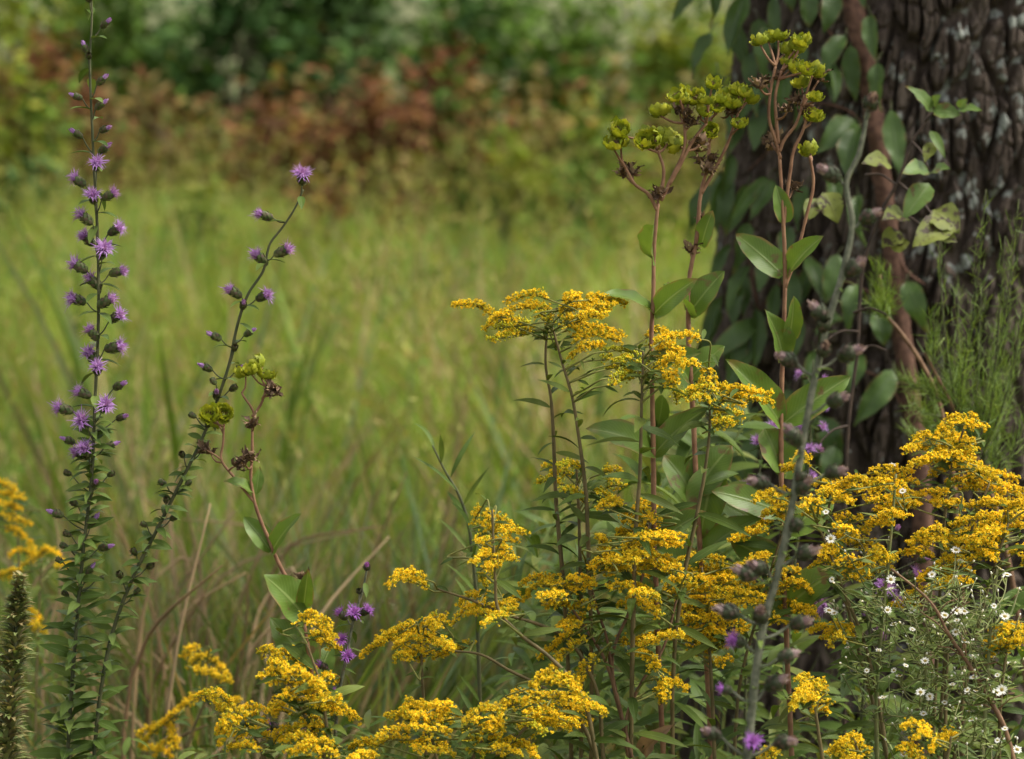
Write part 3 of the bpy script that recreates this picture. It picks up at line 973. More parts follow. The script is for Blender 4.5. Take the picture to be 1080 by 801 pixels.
def goldenrod(label, d, stems, strokes, leafL=.04, leafW=.007, step=.011, bud=.2, r0=.0085, leafz=(.42, None), stem_m='goldstem', depth=.05, dens=1.0, stemr=.0016, comp=.88, name='goldenrod'):
    """stems: pixel polylines from tip to base; strokes: pixel polylines of flowering branches"""
    sp = [smooth_path(to_ground(px_path(s_, d + rng.uniform(-.03, .03))), 8) for s_ in stems]
    base = sp[0][-1].copy()
    base[2] = 0
    root = thing(name, base, label, 'goldenrod', 'goldenrods')
    smb, lmb = MB(), MB()
    ztop = max(p[0][2] for p in sp)
    for p in sp:
        tube(smb, p, [stemr * .55, stemr, stemr * 1.3], 6, bumpy=.06)
        stem_leaves(lmb, p, leafz[0], leafz[1] or p[0][2] - .02, step, leafL, leafW)
    allp = np.vstack(sp)
    more = []
    for st in strokes:                                   # every flowering branch has a shorter one beside it
        pp = st['p'] if isinstance(st, dict) else st
        ox, oy = rng.uniform(-14, 14), rng.uniform(4, 13) * rng.choice([-1, 1])
        cx_, cy_ = pp[len(pp) // 2]
        kk = rng.uniform(.6, .95)
        q2 = [(cx_ + (x - cx_) * kk + ox, cy_ + (y - cy_) * kk * rng.uniform(.7, 1.2) + oy) for x, y in pp]
        more.append(dict(st, p=q2) if isinstance(st, dict) else q2)
    for st in strokes + [m_ for m_ in more[:97 - len(strokes)] if rng.uniform() < comp]:
        b_ = bud
        rr = r0
        if isinstance(st, dict):
            b_, rr, st = st.get('bud', bud), st.get('r', r0), st['p']
        q = np.array([P(x, y, d) for x, y in st])

        def best(pt):
            dist = np.linalg.norm(allp - pt, axis=1)
            cost = dist + np.where(allp[:, 2] > pt[2] - .25 * dist, .6 * np.abs(allp[:, 2] - pt[2]) + .03, 0)
            i_ = int(np.argmin(cost))
            return cost[i_], i_
        c0, i0 = best(q[0])
        c1, i1 = best(q[-1])
        if c1 < c0:
            st, i0 = st[::-1], i1
        o0 = rng.uniform(-depth, depth)
        o1 = o0 + rng.uniform(-depth, depth) * .8
        pts = px_path(st, d + o0, d + o1)
        pth = smooth_path(pts, 6)
        a = allp[i0]
        hd = pth[1] - pth[0]
        ctl = pth[0] - nrm(hd) * np.linalg.norm(pth[0] - a) * .35
        lk = smooth_path([a, (a + ctl) / 2 + (ctl - a) * .1, ctl, pth[0]], 5)
        tube(smb, lk, [.0009, .0008, .0006], 5, 1)
        stem_leaves(lmb, lk, 0, 9, .024, leafL * .4, leafW * .55)
        mbs = spray(pth, rr * .78 * rng.uniform(.85, 1.12), b_, dens)
        mbs.build('flower_spray', [M['gold'], M['involucre'], M['goldbud'], M['goldtwig']], root, base)
    smb.build('stem', [M[stem_m], M['goldtwig']], root, base)
    lmb.build('foliage', M['goldleaf'], root, base)
    return root


A5, A6, A7, A8, A9 = (360, 260), (720, 260), (0, 531), (360, 531), (720, 531)

# tall pair at the centre
goldenrod('tall goldenrod with arching yellow sprays standing alone against the meadow, centre of the picture', 2.52,
          [conv(A5, [(650, 205), (640, 380), (655, 470), (662, 560), (672, 800), (690, 1000)]), conv(A5, [(660, 250), (690, 360), (722, 470), (745, 610), (760, 720), (775, 1000)])],
          [conv(A5, s_) for s_ in [
              [(355, 187), (400, 183), (440, 195), (485, 228)], [(450, 262), (475, 240), (510, 238), (570, 262)], [(480, 226), (530, 203), (600, 192), (645, 205)],
              [(590, 196), (640, 200), (652, 240)], [(680, 222), (710, 195), (740, 190)], [(685, 240), (770, 224), (830, 212)], [(770, 168), (800, 165), (840, 172), (890, 182)],
              [(760, 215), (800, 195), (850, 185)], [(690, 268), (750, 255), (810, 262), (880, 282)], [(722, 352), (750, 325), (790, 312), (820, 318)], [(500, 285), (540, 265), (600, 262)],
              [(700, 215), (720, 235), (740, 245)]]] +
          [{'p': conv(A5, s_), 'bud': .85, 'r': .007} for s_ in [[(460, 292), (520, 285), (580, 275)], [(830, 330), (880, 325), (915, 340)], [(830, 385), (880, 372), (910, 360)], [(845, 412), (885, 405)], [(610, 215), (640, 240), (650, 265)]]],
          leafL=.030, leafW=.0055, step=.011, r0=.0088)
goldenrod('goldenrod with half-open yellow-green sprays just left of the spent rosinweed stems', 2.50,
          [conv(A5, [(945, 330), (942, 420), (938, 560), (935, 700), (920, 900), (915, 1100)])],
          [conv(A5, s_) for s_ in [[(985, 310), (1020, 290), (1065, 285)], [(985, 335), (1030, 320), (1068, 335)], [(1000, 370), (1040, 355), (1068, 380)], [(1010, 410), (1050, 400)]]] +
          [{'p': conv(A5, s_), 'bud': .8, 'r': .008} for s_ in [[(880, 350), (920, 345), (945, 360)], [(890, 385), (930, 375), (950, 390)], [(960, 350), (1000, 345), (1040, 350)], [(970, 400), (1010, 405), (1040, 440)],
                                                                [(1000, 430), (1035, 440), (1050, 490)], [(960, 370), (930, 395), (900, 420)]]],
          leafL=.042, leafW=.008, step=.011)
goldenrod('goldenrod with one yellow spray reaching right in front of the vine-covered trunk edge', 2.50,
          [conv(A6, [(80, 420), (85, 560), (70, 700), (40, 860), (0, 1050)])],
          [conv(A6, s_) for s_ in [[(0, 280), (25, 283), (48, 290)], [(62, 395), (80, 395), (98, 425)], [(120, 490), (160, 475), (215, 482), (282, 492)], [(100, 470), (140, 478), (190, 500)]]] +
          [{'p': conv(A6, s_), 'bud': .6, 'r': .009} for s_ in [[(20, 450), (70, 445), (110, 460)], [(100, 530), (150, 525), (190, 540)], [(95, 570), (130, 555), (160, 560)], [(30, 480), (60, 475), (90, 490)], [(-20, 380), (10, 370), (40, 375)]]],
          leafL=.045, leafW=.008)
goldenrod('small greenish goldenrod still in bud in the gap below the tall goldenrod', 2.56,
          [conv(A5, [(735, 690), (740, 760), (745, 900), (750, 1100)])],
          [{'p': conv(A5, s_), 'bud': .75, 'r': .007} for s_ in [[(680, 690), (715, 685), (750, 695)], [(815, 712), (845, 702), (872, 708)], [(612, 742), (650, 735), (690, 745)], [(830, 755), (860, 748), (888, 752)],
                                                                 [(690, 760), (730, 770), (760, 800)], [(790, 770), (820, 775), (850, 790)], [(660, 715), (700, 712), (730, 725)]]],
          leafL=.045, leafW=.008, step=.009)

goldenrod('goldenrod with an upright yellow plume and side sprays, left of the dense central goldenrod', 2.46,
          [conv(A8, [(472, 20), (478, 160), (482, 240), (490, 330), (560, 410), (650, 480), (740, 580), (800, 800)]), conv(A8, [(300, 268), (420, 308), (520, 350), (620, 380), (700, 420), (790, 560), (820, 800)])],
          [conv(A8, s_) for s_ in [[(472, 28), (455, 60), (445, 85)], [(440, 72), (470, 65), (500, 85), (512, 98)], [(430, 125), (465, 112), (500, 118), (552, 122)], [(412, 188), (440, 168), (475, 165)],
                                   [(460, 195), (500, 172), (548, 178)], [(455, 140), (480, 150), (510, 145)], [(145, 262), (185, 240), (225, 245), (272, 268)],
                                   [(352, 378), (395, 332), (450, 325), (500, 330)], [(480, 345), (520, 315), (545, 330)], [(395, 345), (440, 350), (480, 360)]]] +
          [{'p': conv(A8, s_), 'bud': .6, 'r': .006} for s_ in [[(440, 385), (480, 362), (520, 355)], [(460, 205), (470, 230), (480, 250)]]],
          leafL=.03, leafW=.006, step=.02, r0=.008, stem_m='goldstem', leafz=(.5, None))
goldenrod('goldenrod with one broad yellow cluster drooping left, beside the short purple blazing star', 2.47,
          [conv(A8, [(250, 430), (252, 520), (258, 620), (265, 800)]), conv(A8, [(330, 460), (440, 475), (520, 520), (600, 560), (720, 640), (800, 800)])],
          [conv(A8, s_) for s_ in [[(65, 478), (110, 450), (150, 425), (205, 395)], [(130, 430), (190, 395), (260, 385), (290, 400)], [(170, 455), (220, 430), (270, 440)], [(190, 480), (235, 465), (250, 490)],
                                   [(275, 365), (300, 355), (325, 385)], [(290, 485), (330, 468), (370, 462), (405, 440)], [(300, 450), (330, 440), (350, 460)], [(200, 410), (245, 415), (280, 425)], [(225, 455), (255, 470), (285, 470)]]],
          leafL=.032, leafW=.006, step=.02, r0=.0095)
goldenrod('large central goldenrod with many dense yellow sprays on brown branching stems', 2.50,
          [conv(A8, [(960, 20), (950, 200), (900, 340), (850, 470), (850, 560), (880, 680), (905, 800)]), conv(A8, [(770, 220), (800, 330), (830, 420), (845, 520), (870, 640), (900, 800)]),
           conv(A8, [(1050, 300), (1000, 470), (940, 560), (890, 700), (910, 800)]), conv(A8, [(700, 300), (770, 400), (820, 480), (860, 600), (900, 800)])],
          [conv(A8, s_) for s_ in [
              [(815, 2), (850, 0), (880, 14)], [(878, 45), (920, 28), (975, 35)], [(868, 102), (920, 85), (980, 82), (1045, 95)], [(875, 145), (940, 138), (1000, 130), (1062, 135)],
              [(900, 175), (960, 165), (1050, 190)], [(778, 218), (815, 195), (870, 182), (935, 185)], [(815, 140), (830, 155), (845, 180)], [(838, 245), (880, 222), (925, 230), (958, 255)],
              [(578, 295), (610, 262), (660, 262), (720, 255)], [(650, 275), (720, 268), (790, 262)], [(640, 325), (690, 322), (740, 330), (795, 318)], [(685, 385), (720, 372), (762, 362)],
              [(868, 322), (910, 312), (955, 325), (1002, 358)], [(935, 215), (985, 200), (1068, 215)], [(1028, 295), (1068, 268), (1110, 262)], [(860, 432), (910, 442), (960, 480), (1000, 530)],
              [(985, 520), (1005, 560), (1000, 625)], [(925, 435), (985, 412), (1068, 400)], [(985, 592), (1030, 570), (1080, 580)], [(640, 545), (680, 495), (720, 460), (768, 428)],
              [(735, 575), (755, 525), (798, 480)], [(880, 60), (940, 55), (1000, 60)], [(840, 265), (900, 260), (950, 268)], [(620, 300), (660, 295), (700, 300)], [(800, 200), (850, 215), (900, 205)],
              [(940, 110), (990, 112), (1050, 115)], [(700, 250), (740, 240), (790, 245)]]],
          leafL=.028, leafW=.005, step=.03, r0=.0088, stem_m='brownstem', leafz=(.6, None), bud=.15)
goldenrod('dense yellow goldenrod behind the blurred grey stalk, right of the large central one', 2.56,
          [conv(A9, [(60, 200), (80, 400), (90, 560), (100, 800)]), conv(A9, [(330, 30), (250, 300), (180, 560), (160, 800)])],
          [conv(A9, s_) for s_ in [
              [(-10, 180), (60, 172), (130, 188)], [(0, 215), (100, 225), (200, 198)], [(0, 265), (120, 255), (245, 262)], [(148, 105), (215, 82), (290, 58)], [(270, 0), (300, -12), (340, 18)],
              [(290, 235), (340, 215), (380, 225)], [(275, 305), (340, 280), (405, 335)], [(-10, 335), (60, 332), (130, 342)], [(0, 380), (100, 358), (205, 392)], [(0, 430), (90, 440), (190, 402)],
              [(262, 385), (300, 370), (355, 400)], [(130, 300), (200, 290), (260, 300)], [(20, 240), (80, 245), (160, 235)], [(0, 405), (60, 400), (130, 415)], [(180, 230), (220, 180), (270, 170)],
              [(270, 290), (310, 265), (360, 260)], [(40, 455), (90, 462), (150, 440)], [(20, 300), (80, 300), (130, 305)], [(300, 330), (350, 320), (395, 350)], [(0, 350), (70, 370), (150, 375)],
              [(250, 40), (290, 30), (330, 30)]]],
          leafL=.035, leafW=.006, step=.016, r0=.0098, bud=.14)
goldenrod('low goldenrod with flat-topped yellow sprays at the bottom edge, below the central goldenrod', 2.40,
          [conv(A8, [(480, 690), (430, 760), (400, 830)]), conv(A8, [(640, 640), (560, 720), (480, 800), (440, 860)]), conv(A8, [(270, 690), (290, 760), (310, 860)])],
          [conv(A8, s_) for s_ in [
              [(205, 618), (240, 640), (290, 640), (330, 655)], [(140, 668), (200, 672), (270, 680), (360, 695)], [(270, 655), (320, 660), (372, 705)], [(108, 738), (150, 718), (212, 715)], [(25, 772), (70, 755), (118, 760)],
              [(190, 748), (260, 755), (335, 772)], [(385, 690), (430, 652), (512, 662)], [(390, 725), (430, 715), (470, 722)], [(500, 632), (560, 605), (612, 590)], [(590, 580), (650, 562), (700, 572), (762, 605)],
              [(590, 612), (660, 610), (740, 628), (825, 662)], [(560, 660), (640, 662), (740, 695)], [(450, 752), (490, 738), (535, 745)], [(545, 762), (580, 765), (612, 798)], [(620, 700), (660, 695), (705, 712)],
              [(700, 600), (760, 625), (810, 650)], [(540, 630), (600, 640), (660, 640)], [(400, 680), (450, 690), (500, 690)], [(215, 700), (280, 715), (340, 725)], [(470, 770), (520, 775), (560, 790)], [(300, 640), (320, 630), (340, 640)]]] +
          [{'p': conv(A8, s_), 'bud': .7, 'r': .006} for s_ in [[(560, 690), (600, 700), (640, 720)], [(385, 745), (420, 750), (460, 790)]]],
          leafL=.04, leafW=.008, step=.010, r0=.0092)
goldenrod('bright goldenrod around the foot of the short purple blazing star', 2.40,
          [conv(A7, [(960, 440), (1000, 560), (1020, 680), (1030, 850)]), conv(A7, [(760, 680), (800, 740), (850, 860)]), conv(A7, [(880, 520), (930, 620), (1000, 760), (1030, 850)])],
          [conv(A7, s_) for s_ in [
              [(922, 388), (960, 375), (1000, 395), (1040, 440)], [(990, 430), (1030, 440), (1060, 460)], [(815, 465), (850, 470), (885, 512)], [(808, 548), (860, 532), (910, 528)], [(880, 540), (930, 530), (970, 550)],
              [(930, 575), (960, 560), (1002, 568)], [(860, 662), (880, 650), (910, 660)], [(880, 610), (910, 600), (930, 620)], [(1000, 622), (1040, 618), (1070, 640)], [(622, 602), (655, 605), (690, 640), (715, 652)],
              [(690, 758), (720, 700), (770, 670), (830, 690)], [(700, 700), (730, 655), (770, 670)], [(740, 740), (790, 720), (845, 735)], [(850, 765), (880, 722), (920, 715), (970, 745)], [(930, 740), (990, 740), (1050, 772)],
              [(1012, 558), (1030, 550), (1048, 565)], [(900, 780), (970, 775), (1060, 790)], [(710, 770), (760, 765), (810, 770)], [(985, 655), (1030, 650), (1068, 660)], [(840, 500), (880, 510), (900, 530)],
              [(940, 600), (980, 595), (1010, 610)], [(950, 680), (980, 668), (1000, 690)], [(1040, 660), (1080, 655), (1120, 680)], [(870, 740), (920, 745), (960, 765)]]],
          leafL=.04, leafW=.008, step=.012, r0=.0092)
goldenrod('out-of-focus goldenrod trailing down to the left at the bottom, left of the sharp yellow clusters', 3.0,
          [conv(A7, [(650, 500), (640, 620), (600, 720), (570, 850)]), conv(A7, [(540, 690), (550, 760), (560, 860)])],
          [conv(A7, s_) for s_ in [[(590, 522), (620, 490), (660, 478)], [(610, 520), (660, 540), (722, 562)], [(440, 765), (480, 720), (530, 680), (600, 622)], [(580, 640), (620, 605), (680, 600)], [(490, 790), (520, 750), (550, 735)],
                                   [(690, 655), (720, 630), (750, 615)], [(430, 730), (460, 715), (500, 700)], [(520, 690), (540, 720), (550, 780)], [(640, 490), (680, 510), (720, 560)], [(450, 770), (500, 770), (540, 800)]]],
          leafL=.04, leafW=.008, step=.018, r0=.0095, bud=.08, comp=.3)
goldenrod('blurred pale goldenrod at the far left edge behind the tall blazing star', 3.25,
          [conv(A7, [(50, 20), (60, 200), (70, 400), (60, 850)]), conv(A7, [(130, 170), (120, 380), (110, 850)])],
          [conv(A7, s_) for s_ in [[(-40, 0), (20, 5), (60, 25)], [(0, 40), (50, 50), (95, 70)], [(30, 165), (70, 150), (105, 180)], [(110, 175), (150, 150), (185, 165)], [(-20, 235), (30, 220), (65, 215)], [(175, 205), (200, 190), (225, 205)],
                                   [(90, 335), (110, 350), (115, 400)], [(-30, -70), (10, -60), (50, -30)], [(20, 80), (50, 90), (80, 110)], [(90, 120), (105, 150), (110, 190)], [(95, 380), (120, 390), (140, 410)], [(30, 240), (60, 200), (90, 190)],
                                   [(0, -30), (40, -20), (80, 0)]]],
          leafL=.04, leafW=.008, step=.02, r0=.009, bud=.1, comp=0)
goldenrod('tall goldenrod with a stepped yellow plume in front of the trunk at the right', 2.58,
          [conv(A6, [(880, 570), (840, 700), (820, 850), (800, 1200), (780, 1600)]), conv(A6, [(960, 740), (900, 900), (850, 1100), (800, 1600)])],
          [conv(A6, s_) for s_ in [[(790, 595), (850, 560), (900, 562), (948, 572)], [(780, 655), (830, 620), (900, 612)], [(692, 640), (725, 630), (768, 640)], [(715, 685), (780, 665), (830, 660), (900, 682)], [(770, 725), (850, 695), (940, 722)],
                                   [(880, 765), (960, 745), (1068, 768)], [(800, 690), (850, 680), (910, 695)], [(800, 610), (840, 600), (880, 600)], [(640, 795), (690, 778), (750, 795)], [(820, 745), (880, 735), (930, 745)], [(960, 770), (1010, 772), (1068, 790)],
                                   [(840, 640), (870, 630), (900, 640)], [(920, 705), (960, 720), (990, 745)]]],
          leafL=.035, leafW=.006, step=.014, r0=.0098, bud=.14)
goldenrod('loose-clustered goldenrod on a tan stem between the grey stalk and the white asters', 2.52,
          [conv(A9, [(420, 60), (470, 180), (510, 290), (560, 410), (600, 560), (640, 800)]), conv(A6, [(470, 745), (450, 900), (500, 1070), (560, 1300), (640, 1600)])],
          [conv(A6, s_) for s_ in [[(395, 752), (450, 740), (500, 748)], [(480, 760), (530, 752), (565, 770)], [(575, 748), (650, 732), (732, 742)], [(258, 795), (300, 768), (335, 775)], [(315, 705), (340, 692), (362, 712)], [(420, 780), (470, 780), (520, 790)], [(580, 775), (640, 765), (700, 770)]]] +
          [conv(A9, s_) for s_ in [[(598, 32), (670, 12), (740, 8)], [(478, 62), (530, 48), (582, 80)], [(480, 112), (520, 118), (565, 132)], [(405, 202), (440, 185), (480, 190)], [(500, 218), (540, 205), (575, 222)], [(540, 132), (570, 122), (602, 135)],
                                   [(578, 195), (620, 178), (665, 178)], [(500, 80), (540, 90), (580, 95)], [(505, 235), (545, 232), (590, 235)], [(400, 402), (460, 390), (535, 402)], [(465, 445), (485, 425), (510, 430)], [(480, 195), (530, 180), (560, 190)],
                                   [(375, 15), (400, 0), (430, 10)], [(620, 45), (660, 40), (700, 45)]]],
          leafL=.035, leafW=.006, step=.014, r0=.009, bud=.14)
goldenrod('broad yellow goldenrod at the right edge, rising above the white asters', 2.55,
          [conv(A9, [(860, 100), (850, 250), (830, 450), (820, 800)]), conv(A9, [(1020, 60), (960, 250), (900, 500), (850, 800)])],
          [conv(A9, s_) for s_ in [[(715, 128), (780, 102), (870, 112)], [(680, 160), (730, 158), (782, 172)], [(865, 108), (940, 75), (1045, 52)], [(860, 158), (920, 155), (992, 152)], [(985, 105), (1030, 85), (1070, 68)], [(800, 192), (830, 180), (875, 182)],
                                   [(738, 245), (780, 222), (835, 222)], [(780, 262), (840, 250), (905, 252)], [(655, 325), (700, 312), (745, 322)], [(1028, 165), (1050, 150), (1090, 140)], [(880, 12), (960, 5), (1055, 18)], [(780, 0), (830, 8), (880, 5)],
                                   [(900, 130), (960, 120), (1020, 110)], [(840, 128), (880, 125), (930, 130)], [(900, 175), (950, 170), (990, 180)], [(1000, 65), (1040, 45), (1080, 40)], [(760, 120), (820, 125), (860, 140)], [(920, 95), (980, 85), (1030, 85)]]],
          leafL=.035, leafW=.006, step=.014, r0=.0098, bud=.14)
goldenrod('small goldenrod tuft at the lower right edge among the white asters', 2.44,
          [conv(A9, [(1020, 430), (1000, 560), (990, 820)])],
          [conv(A9, s_) for s_ in [[(945, 455), (985, 432), (1030, 425)], [(990, 425), (1030, 412), (1068, 415)], [(955, 470), (1000, 455), (1045, 450)], [(1030, 435), (1060, 430), (1085, 440)]]], step=.014, leafL=.03, leafW=.006)
goldenrod('single rounded goldenrod tuft low down beside the blurred grey stalk', 2.42,
          [conv(A9, [(410, 600), (420, 680), (440, 820)])],
          [conv(A9, s_) for s_ in [[(342, 645), (370, 615), (410, 605)], [(360, 605), (400, 578), (440, 590)], [(385, 640), (420, 620), (458, 628)], [(350, 625), (390, 600), (430, 610)], [(375, 585), (410, 575), (450, 605)]]], step=.014, leafL=.035, leafW=.006, r0=.009)
goldenrod('goldenrod tuft cut by the bottom edge below the white asters', 2.38,
          [conv(A9, [(540, 745), (550, 790), (560, 850)]), conv(A9, [(840, 730), (830, 790), (800, 880)])],
          [conv(A9, s_) for s_ in [[(488, 755), (520, 738), (560, 745)], [(510, 765), (550, 758), (585, 785)], [(490, 785), (530, 780), (570, 795)], [(775, 775), (815, 745), (855, 732)], [(690, 705), (725, 695), (760, 720)], [(245, 795), (270, 775), (305, 790)], [(680, 775), (705, 765), (730, 790)]]],
          step=.014, leafL=.035, leafW=.006)


# ------------------------------------------------------------------ blazing stars (purple)
def head_meshes(bractm, flm, tag_, r=2.5, h=9.0):
    """a few variants of bract cup and floret tuft; z = out of the cup, metres"""
    res = []
    for v in range(4):
        mb = MB()
        zz = np.linspace(0, 1, 7)
        rr = np.array([.2, .5, .78, .95, 1, .95, .75]) * r
        ang = np.arange(8) * math.pi / 4
        Vv = np.stack([rr[:, None] * np.cos(ang), rr[:, None] * np.sin(ang), np.repeat((zz * h)[:, None], 8, 1)], -1).reshape(-1, 3) * .001
        i_ = np.arange(6)[:, None] * 8
        j_ = np.arange(8)[None]
        k_ = (j_ + 1) % 8
        mb.add(Vv, np.stack([i_ + j_, i_ + k_, i_ + 8 + k_, i_ + 8 + j_], -1).reshape(-1, 4))
        for ring in range(5):
            for q in range(6):
                a = q * 2 * math.pi / 6 + ring * .45 + rng.uniform(-.1, .1)
                z0, z1 = (ring * .17 + .0) * h, (ring * .17 + .33) * h
                r0_, r1_ = np.interp([z0 / h, z1 / h], zz, rr) + .35
                d_ = np.array([math.cos(a), math.sin(a), 0])
                p0 = d_ * r0_ * .001 + Z * z0 * .001
                p1 = d_ * (r1_ + rng.uniform(.2, 1.5)) * .001 + Z * z1 * .001
                leaf(mb, p0, p1, d_, .0027, bend=.12, fold=-.3, shape='round', nl=3, nw=2)
        cup = mb.mesh('bract_cup', bractm)
        fl = MB()
        for q in range(130):
            a, sp = rng.uniform(0, 6.28), rng.uniform(.05, 1.0) ** .6
            L = rng.uniform(5.5, 8.5)
            d_ = np.array([math.cos(a), math.sin(a), 0])
            p0 = d_ * sp * r * .5 + Z * (h * .8)
            p1 = p0 + Z * L * (.75 - .35 * sp) * 1.0 + d_ * sp * L * .45
            p2 = p1 + Z * L * (.34 - .32 * sp) + d_ * sp * L * .42 + rng.normal(size=3) * 1.3
            s_ = np.cross(d_, Z)
            w0 = rng.uniform(.15, .30)
            pts = np.array([p0 - s_ * w0, p0 + s_ * w0, p1 - s_ * w0 * 1.3, p1 + s_ * w0 * 1.3, p2 - s_ * w0 * .3, p2 + s_ * w0 * .3]) * .001
            fl.add(pts, [[0, 1, 3, 2], [2, 3, 5, 4]])
        tuft = fl.mesh('floret_tuft', flm)
        bt = MB()
        for q in range(46):
            a = rng.uniform(0, 6.28)
            sp = rng.uniform(0, 1) ** .5
            d_ = np.array([math.cos(a), math.sin(a), 0])
            p0 = d_ * sp * r * .7 + Z * h * .8
            p1 = d_ * sp * r * .85 + Z * (h * .85 + rng.uniform(3.6, 7.2) * (1.15 - .5 * sp))
            s_ = np.cross(d_, Z) * .6
            bt.add(np.array([p0 - s_, p0 + s_, p1 + s_ * .8, p1 - s_ * .8]) * .001, [[0, 1, 2, 3]])
        res.append((cup, tuft, bt.mesh('floret_tip', flm)))
    return res


HM = head_meshes(M['bract'], M['purple'], 'a')
HP = head_meshes(M['bractpink'], M['duskpink'], 'b', r=3.9, h=9.5)
HX = head_meshes(M['bractpink'], M['magenta'], 'c', r=3.2, h=8.5)
HB = head_meshes(M['bract'], M['purple'], 'd', r=3.0, h=7)


def add_head(root, base, pos, dirv, kind, hm, scale=1.0):
    """kind 2 = open, 1 = just showing colour, 0 = closed bud"""
    cup, tuft, tipm = hm[int(rng.integers(4))]
    o = bpy.data.objects.new('flower_head', cup)
    COL.objects.link(o)
    o.parent = root
    q = Vector(dirv).to_track_quat('Z', 'Y')
    mw = Matrix.Translation(Vector(np.asarray(pos) - base)) @ q.to_matrix().to_4x4() @ Matrix.Rotation(rng.uniform(0, 6.28), 4, 'Z') @ Matrix.Scale(scale, 4)
    o.matrix_local = mw
    if kind:
        t = bpy.data.objects.new('florets', tuft if kind == 2 else tipm)
        COL.objects.link(t)
        t.parent = o
    return o


def blazing_star(label, d, stem, heads, hm=HM, leafL=.026, leafW=.006, step=.006, stemr=.0012, leaf_top=None, stem_m='greenstem', hscale=1.0, leafm='liatleaf', name='blazing_star', leaf_taper=(1.2, .35),
                 group='purple blazing star stalks', ztop=None, dend=None, lz0=.45):
    path = smooth_path(to_ground(px_path(stem, d, dend)), 8)
    base = path[-1].copy()
    base[2] = 0
    root = thing(name, base, label, 'wildflower', group)
    smb, lmb = MB(), MB()
    tube(smb, path, [stemr * .6, stemr, stemr * 1.2, stemr * 1.5], 7, bumpy=.04)
    ztp = ztop if ztop is not None else path[0][2] - .03
    stem_leaves(lmb, path, lz0, ztp, step, leafL, leafW, droop=(-.35, .45), taper=leaf_taper)
    for hd in heads:
        x, y, kind = hd[:3]
        facing = hd[3] if len(hd) > 3 else None
        dh = d if dend is None else None
        target = P(x, y, d)
        i_ = int(np.argmin(np.abs(path[:, 2] - (target[2] - .006))))
        dep = np.dot(path[i_] - CAM, FW)
        target = P(x, y, dep)
        lat = target - path[i_]
        front = rng.uniform(-.6, .3)
        side = np.linalg.norm(lat[[0, 2]])
        dv = nrm(lat + FW * front * max(side, .006) + Z * .002)
        if side < .009:
            dv = nrm(-FW * rng.uniform(.6, 1.2) + nrm(lat) * .5 + Z * .3)
        hs = (hscale if kind < 3 else .8) * rng.uniform(.95, 1.2) * (1.08 if kind >= 2 else .85 if kind == 1 else .7)
        cz = (.0115 if kind == 2 else .0075) * hs
        hb = target + FW * rng.uniform(-.004, .004) - dv * cz
        if side < .009:
            hb = path[i_] + dv * .004 + (target - path[i_]) * .6
        a = path[min(len(path) - 1, i_ + 1)]
        mid = a * .5 + hb * .5 - Z * .0015
        tube(smb, smooth_path([a, mid, hb], 4), [stemr * .55, stemr * .4], 5)
        # a small leaf under each head
        leaf(lmb, a, a + nrm(np.array([lat[0], rng.normal() * .01 - .004, -.004 + rng.uniform(-.004, .006)])) * leafL * .55, Z, leafW * .75, bend=.08, fold=.3, nl=5, nw=2)
        add_head(root, base, hb, dv, min(kind, 2), HX if kind == 3 else hm, hs)
    smb.build('stem', M[stem_m], root, base)
    lmb.build('foliage', M[leafm], root, base)
    return root


blazing_star('tallest blazing star, upright at the left with purple tufts up its whole stem', 2.5,
             [(94, -25), (97, 10), (95, 60), (98, 150), (103, 250), (104, 330), (100, 430), (97, 500), (88, 580), (80, 670), (71, 810)],
             [(95, 3, 0), (94, -14, 0), (112, 24, 1), (89, 49, 1), (95, 62, 0), (109, 84, 1), (79, 101, 1), (108, 110, 1), (112, 136, 1), (79, 140, 1), (111, 156, 1), (103, 180, 2), (77, 187, 2), (122, 203, 2), (100, 215, 2), (84, 225, 2), (127, 239, 2),
              (86, 247, 2), (111, 258, 2), (110, 270, 2), (76, 277, 2), (92, 291, 2), (131, 285, 2), (73, 314, 2), (120, 314, 2), (129, 331, 2), (94, 346, 2), (92, 370, 2), (129, 365, 2), (104, 394, 2), (80, 412, 2), (127, 406, 1), (60, 429, 2),
              (110, 434, 2), (129, 440, 1), (91, 450, 2), (70, 464, 1), (119, 469, 1), (77, 476, 2), (94, 485, 2), (68, 498, 0), (119, 499, 0), (101, 514, 1), (75, 529, 0), (58, 541, 1), (100, 548, 1), (69, 562, 0), (112, 577, 1), (64, 575, 0),
              (96, 600, 1), (60, 590, 0), (108, 610, 0), (66, 625, 0)],
             leafL=.036, leafW=.0105, step=.0019, ztop=P(100, 440, 2.5)[2], leaf_taper=(1.1, .5))
blazing_star('leaning blazing star with purple tufts at its bent tip, right of the tallest one', 2.49,
             [(320, 200), (312, 218), (298, 240), (285, 257), (278, 285), (262, 310), (250, 345), (243, 380), (230, 420), (210, 470), (190, 510), (165, 560), (140, 610), (118, 670), (105, 740), (98, 815)],
             [(319, 196, 2), (271, 225, 2), (268, 267, 2), (306, 262, 2), (240, 304, 2), (284, 310, 2), (257, 326, 1), (225, 354, 1), (264, 350, 1), (216, 387, 1), (254, 388, 1), (248, 370, 0), (229, 421, 1), (248, 408, 0), (200, 437, 0), (219, 452, 0),
              (193, 482, 0), (168, 508, 0), (201, 508, 0), (218, 470, 0), (224, 400, 0), (176, 530, 0), (150, 552, 0), (185, 545, 0), (140, 580, 0), (160, 596, 0), (128, 610, 0), (146, 622, 0)],
             leafL=.030, leafW=.0088, step=.0028, ztop=P(200, 440, 2.5)[2], hm=HM, leaf_taper=(1.1, .5))
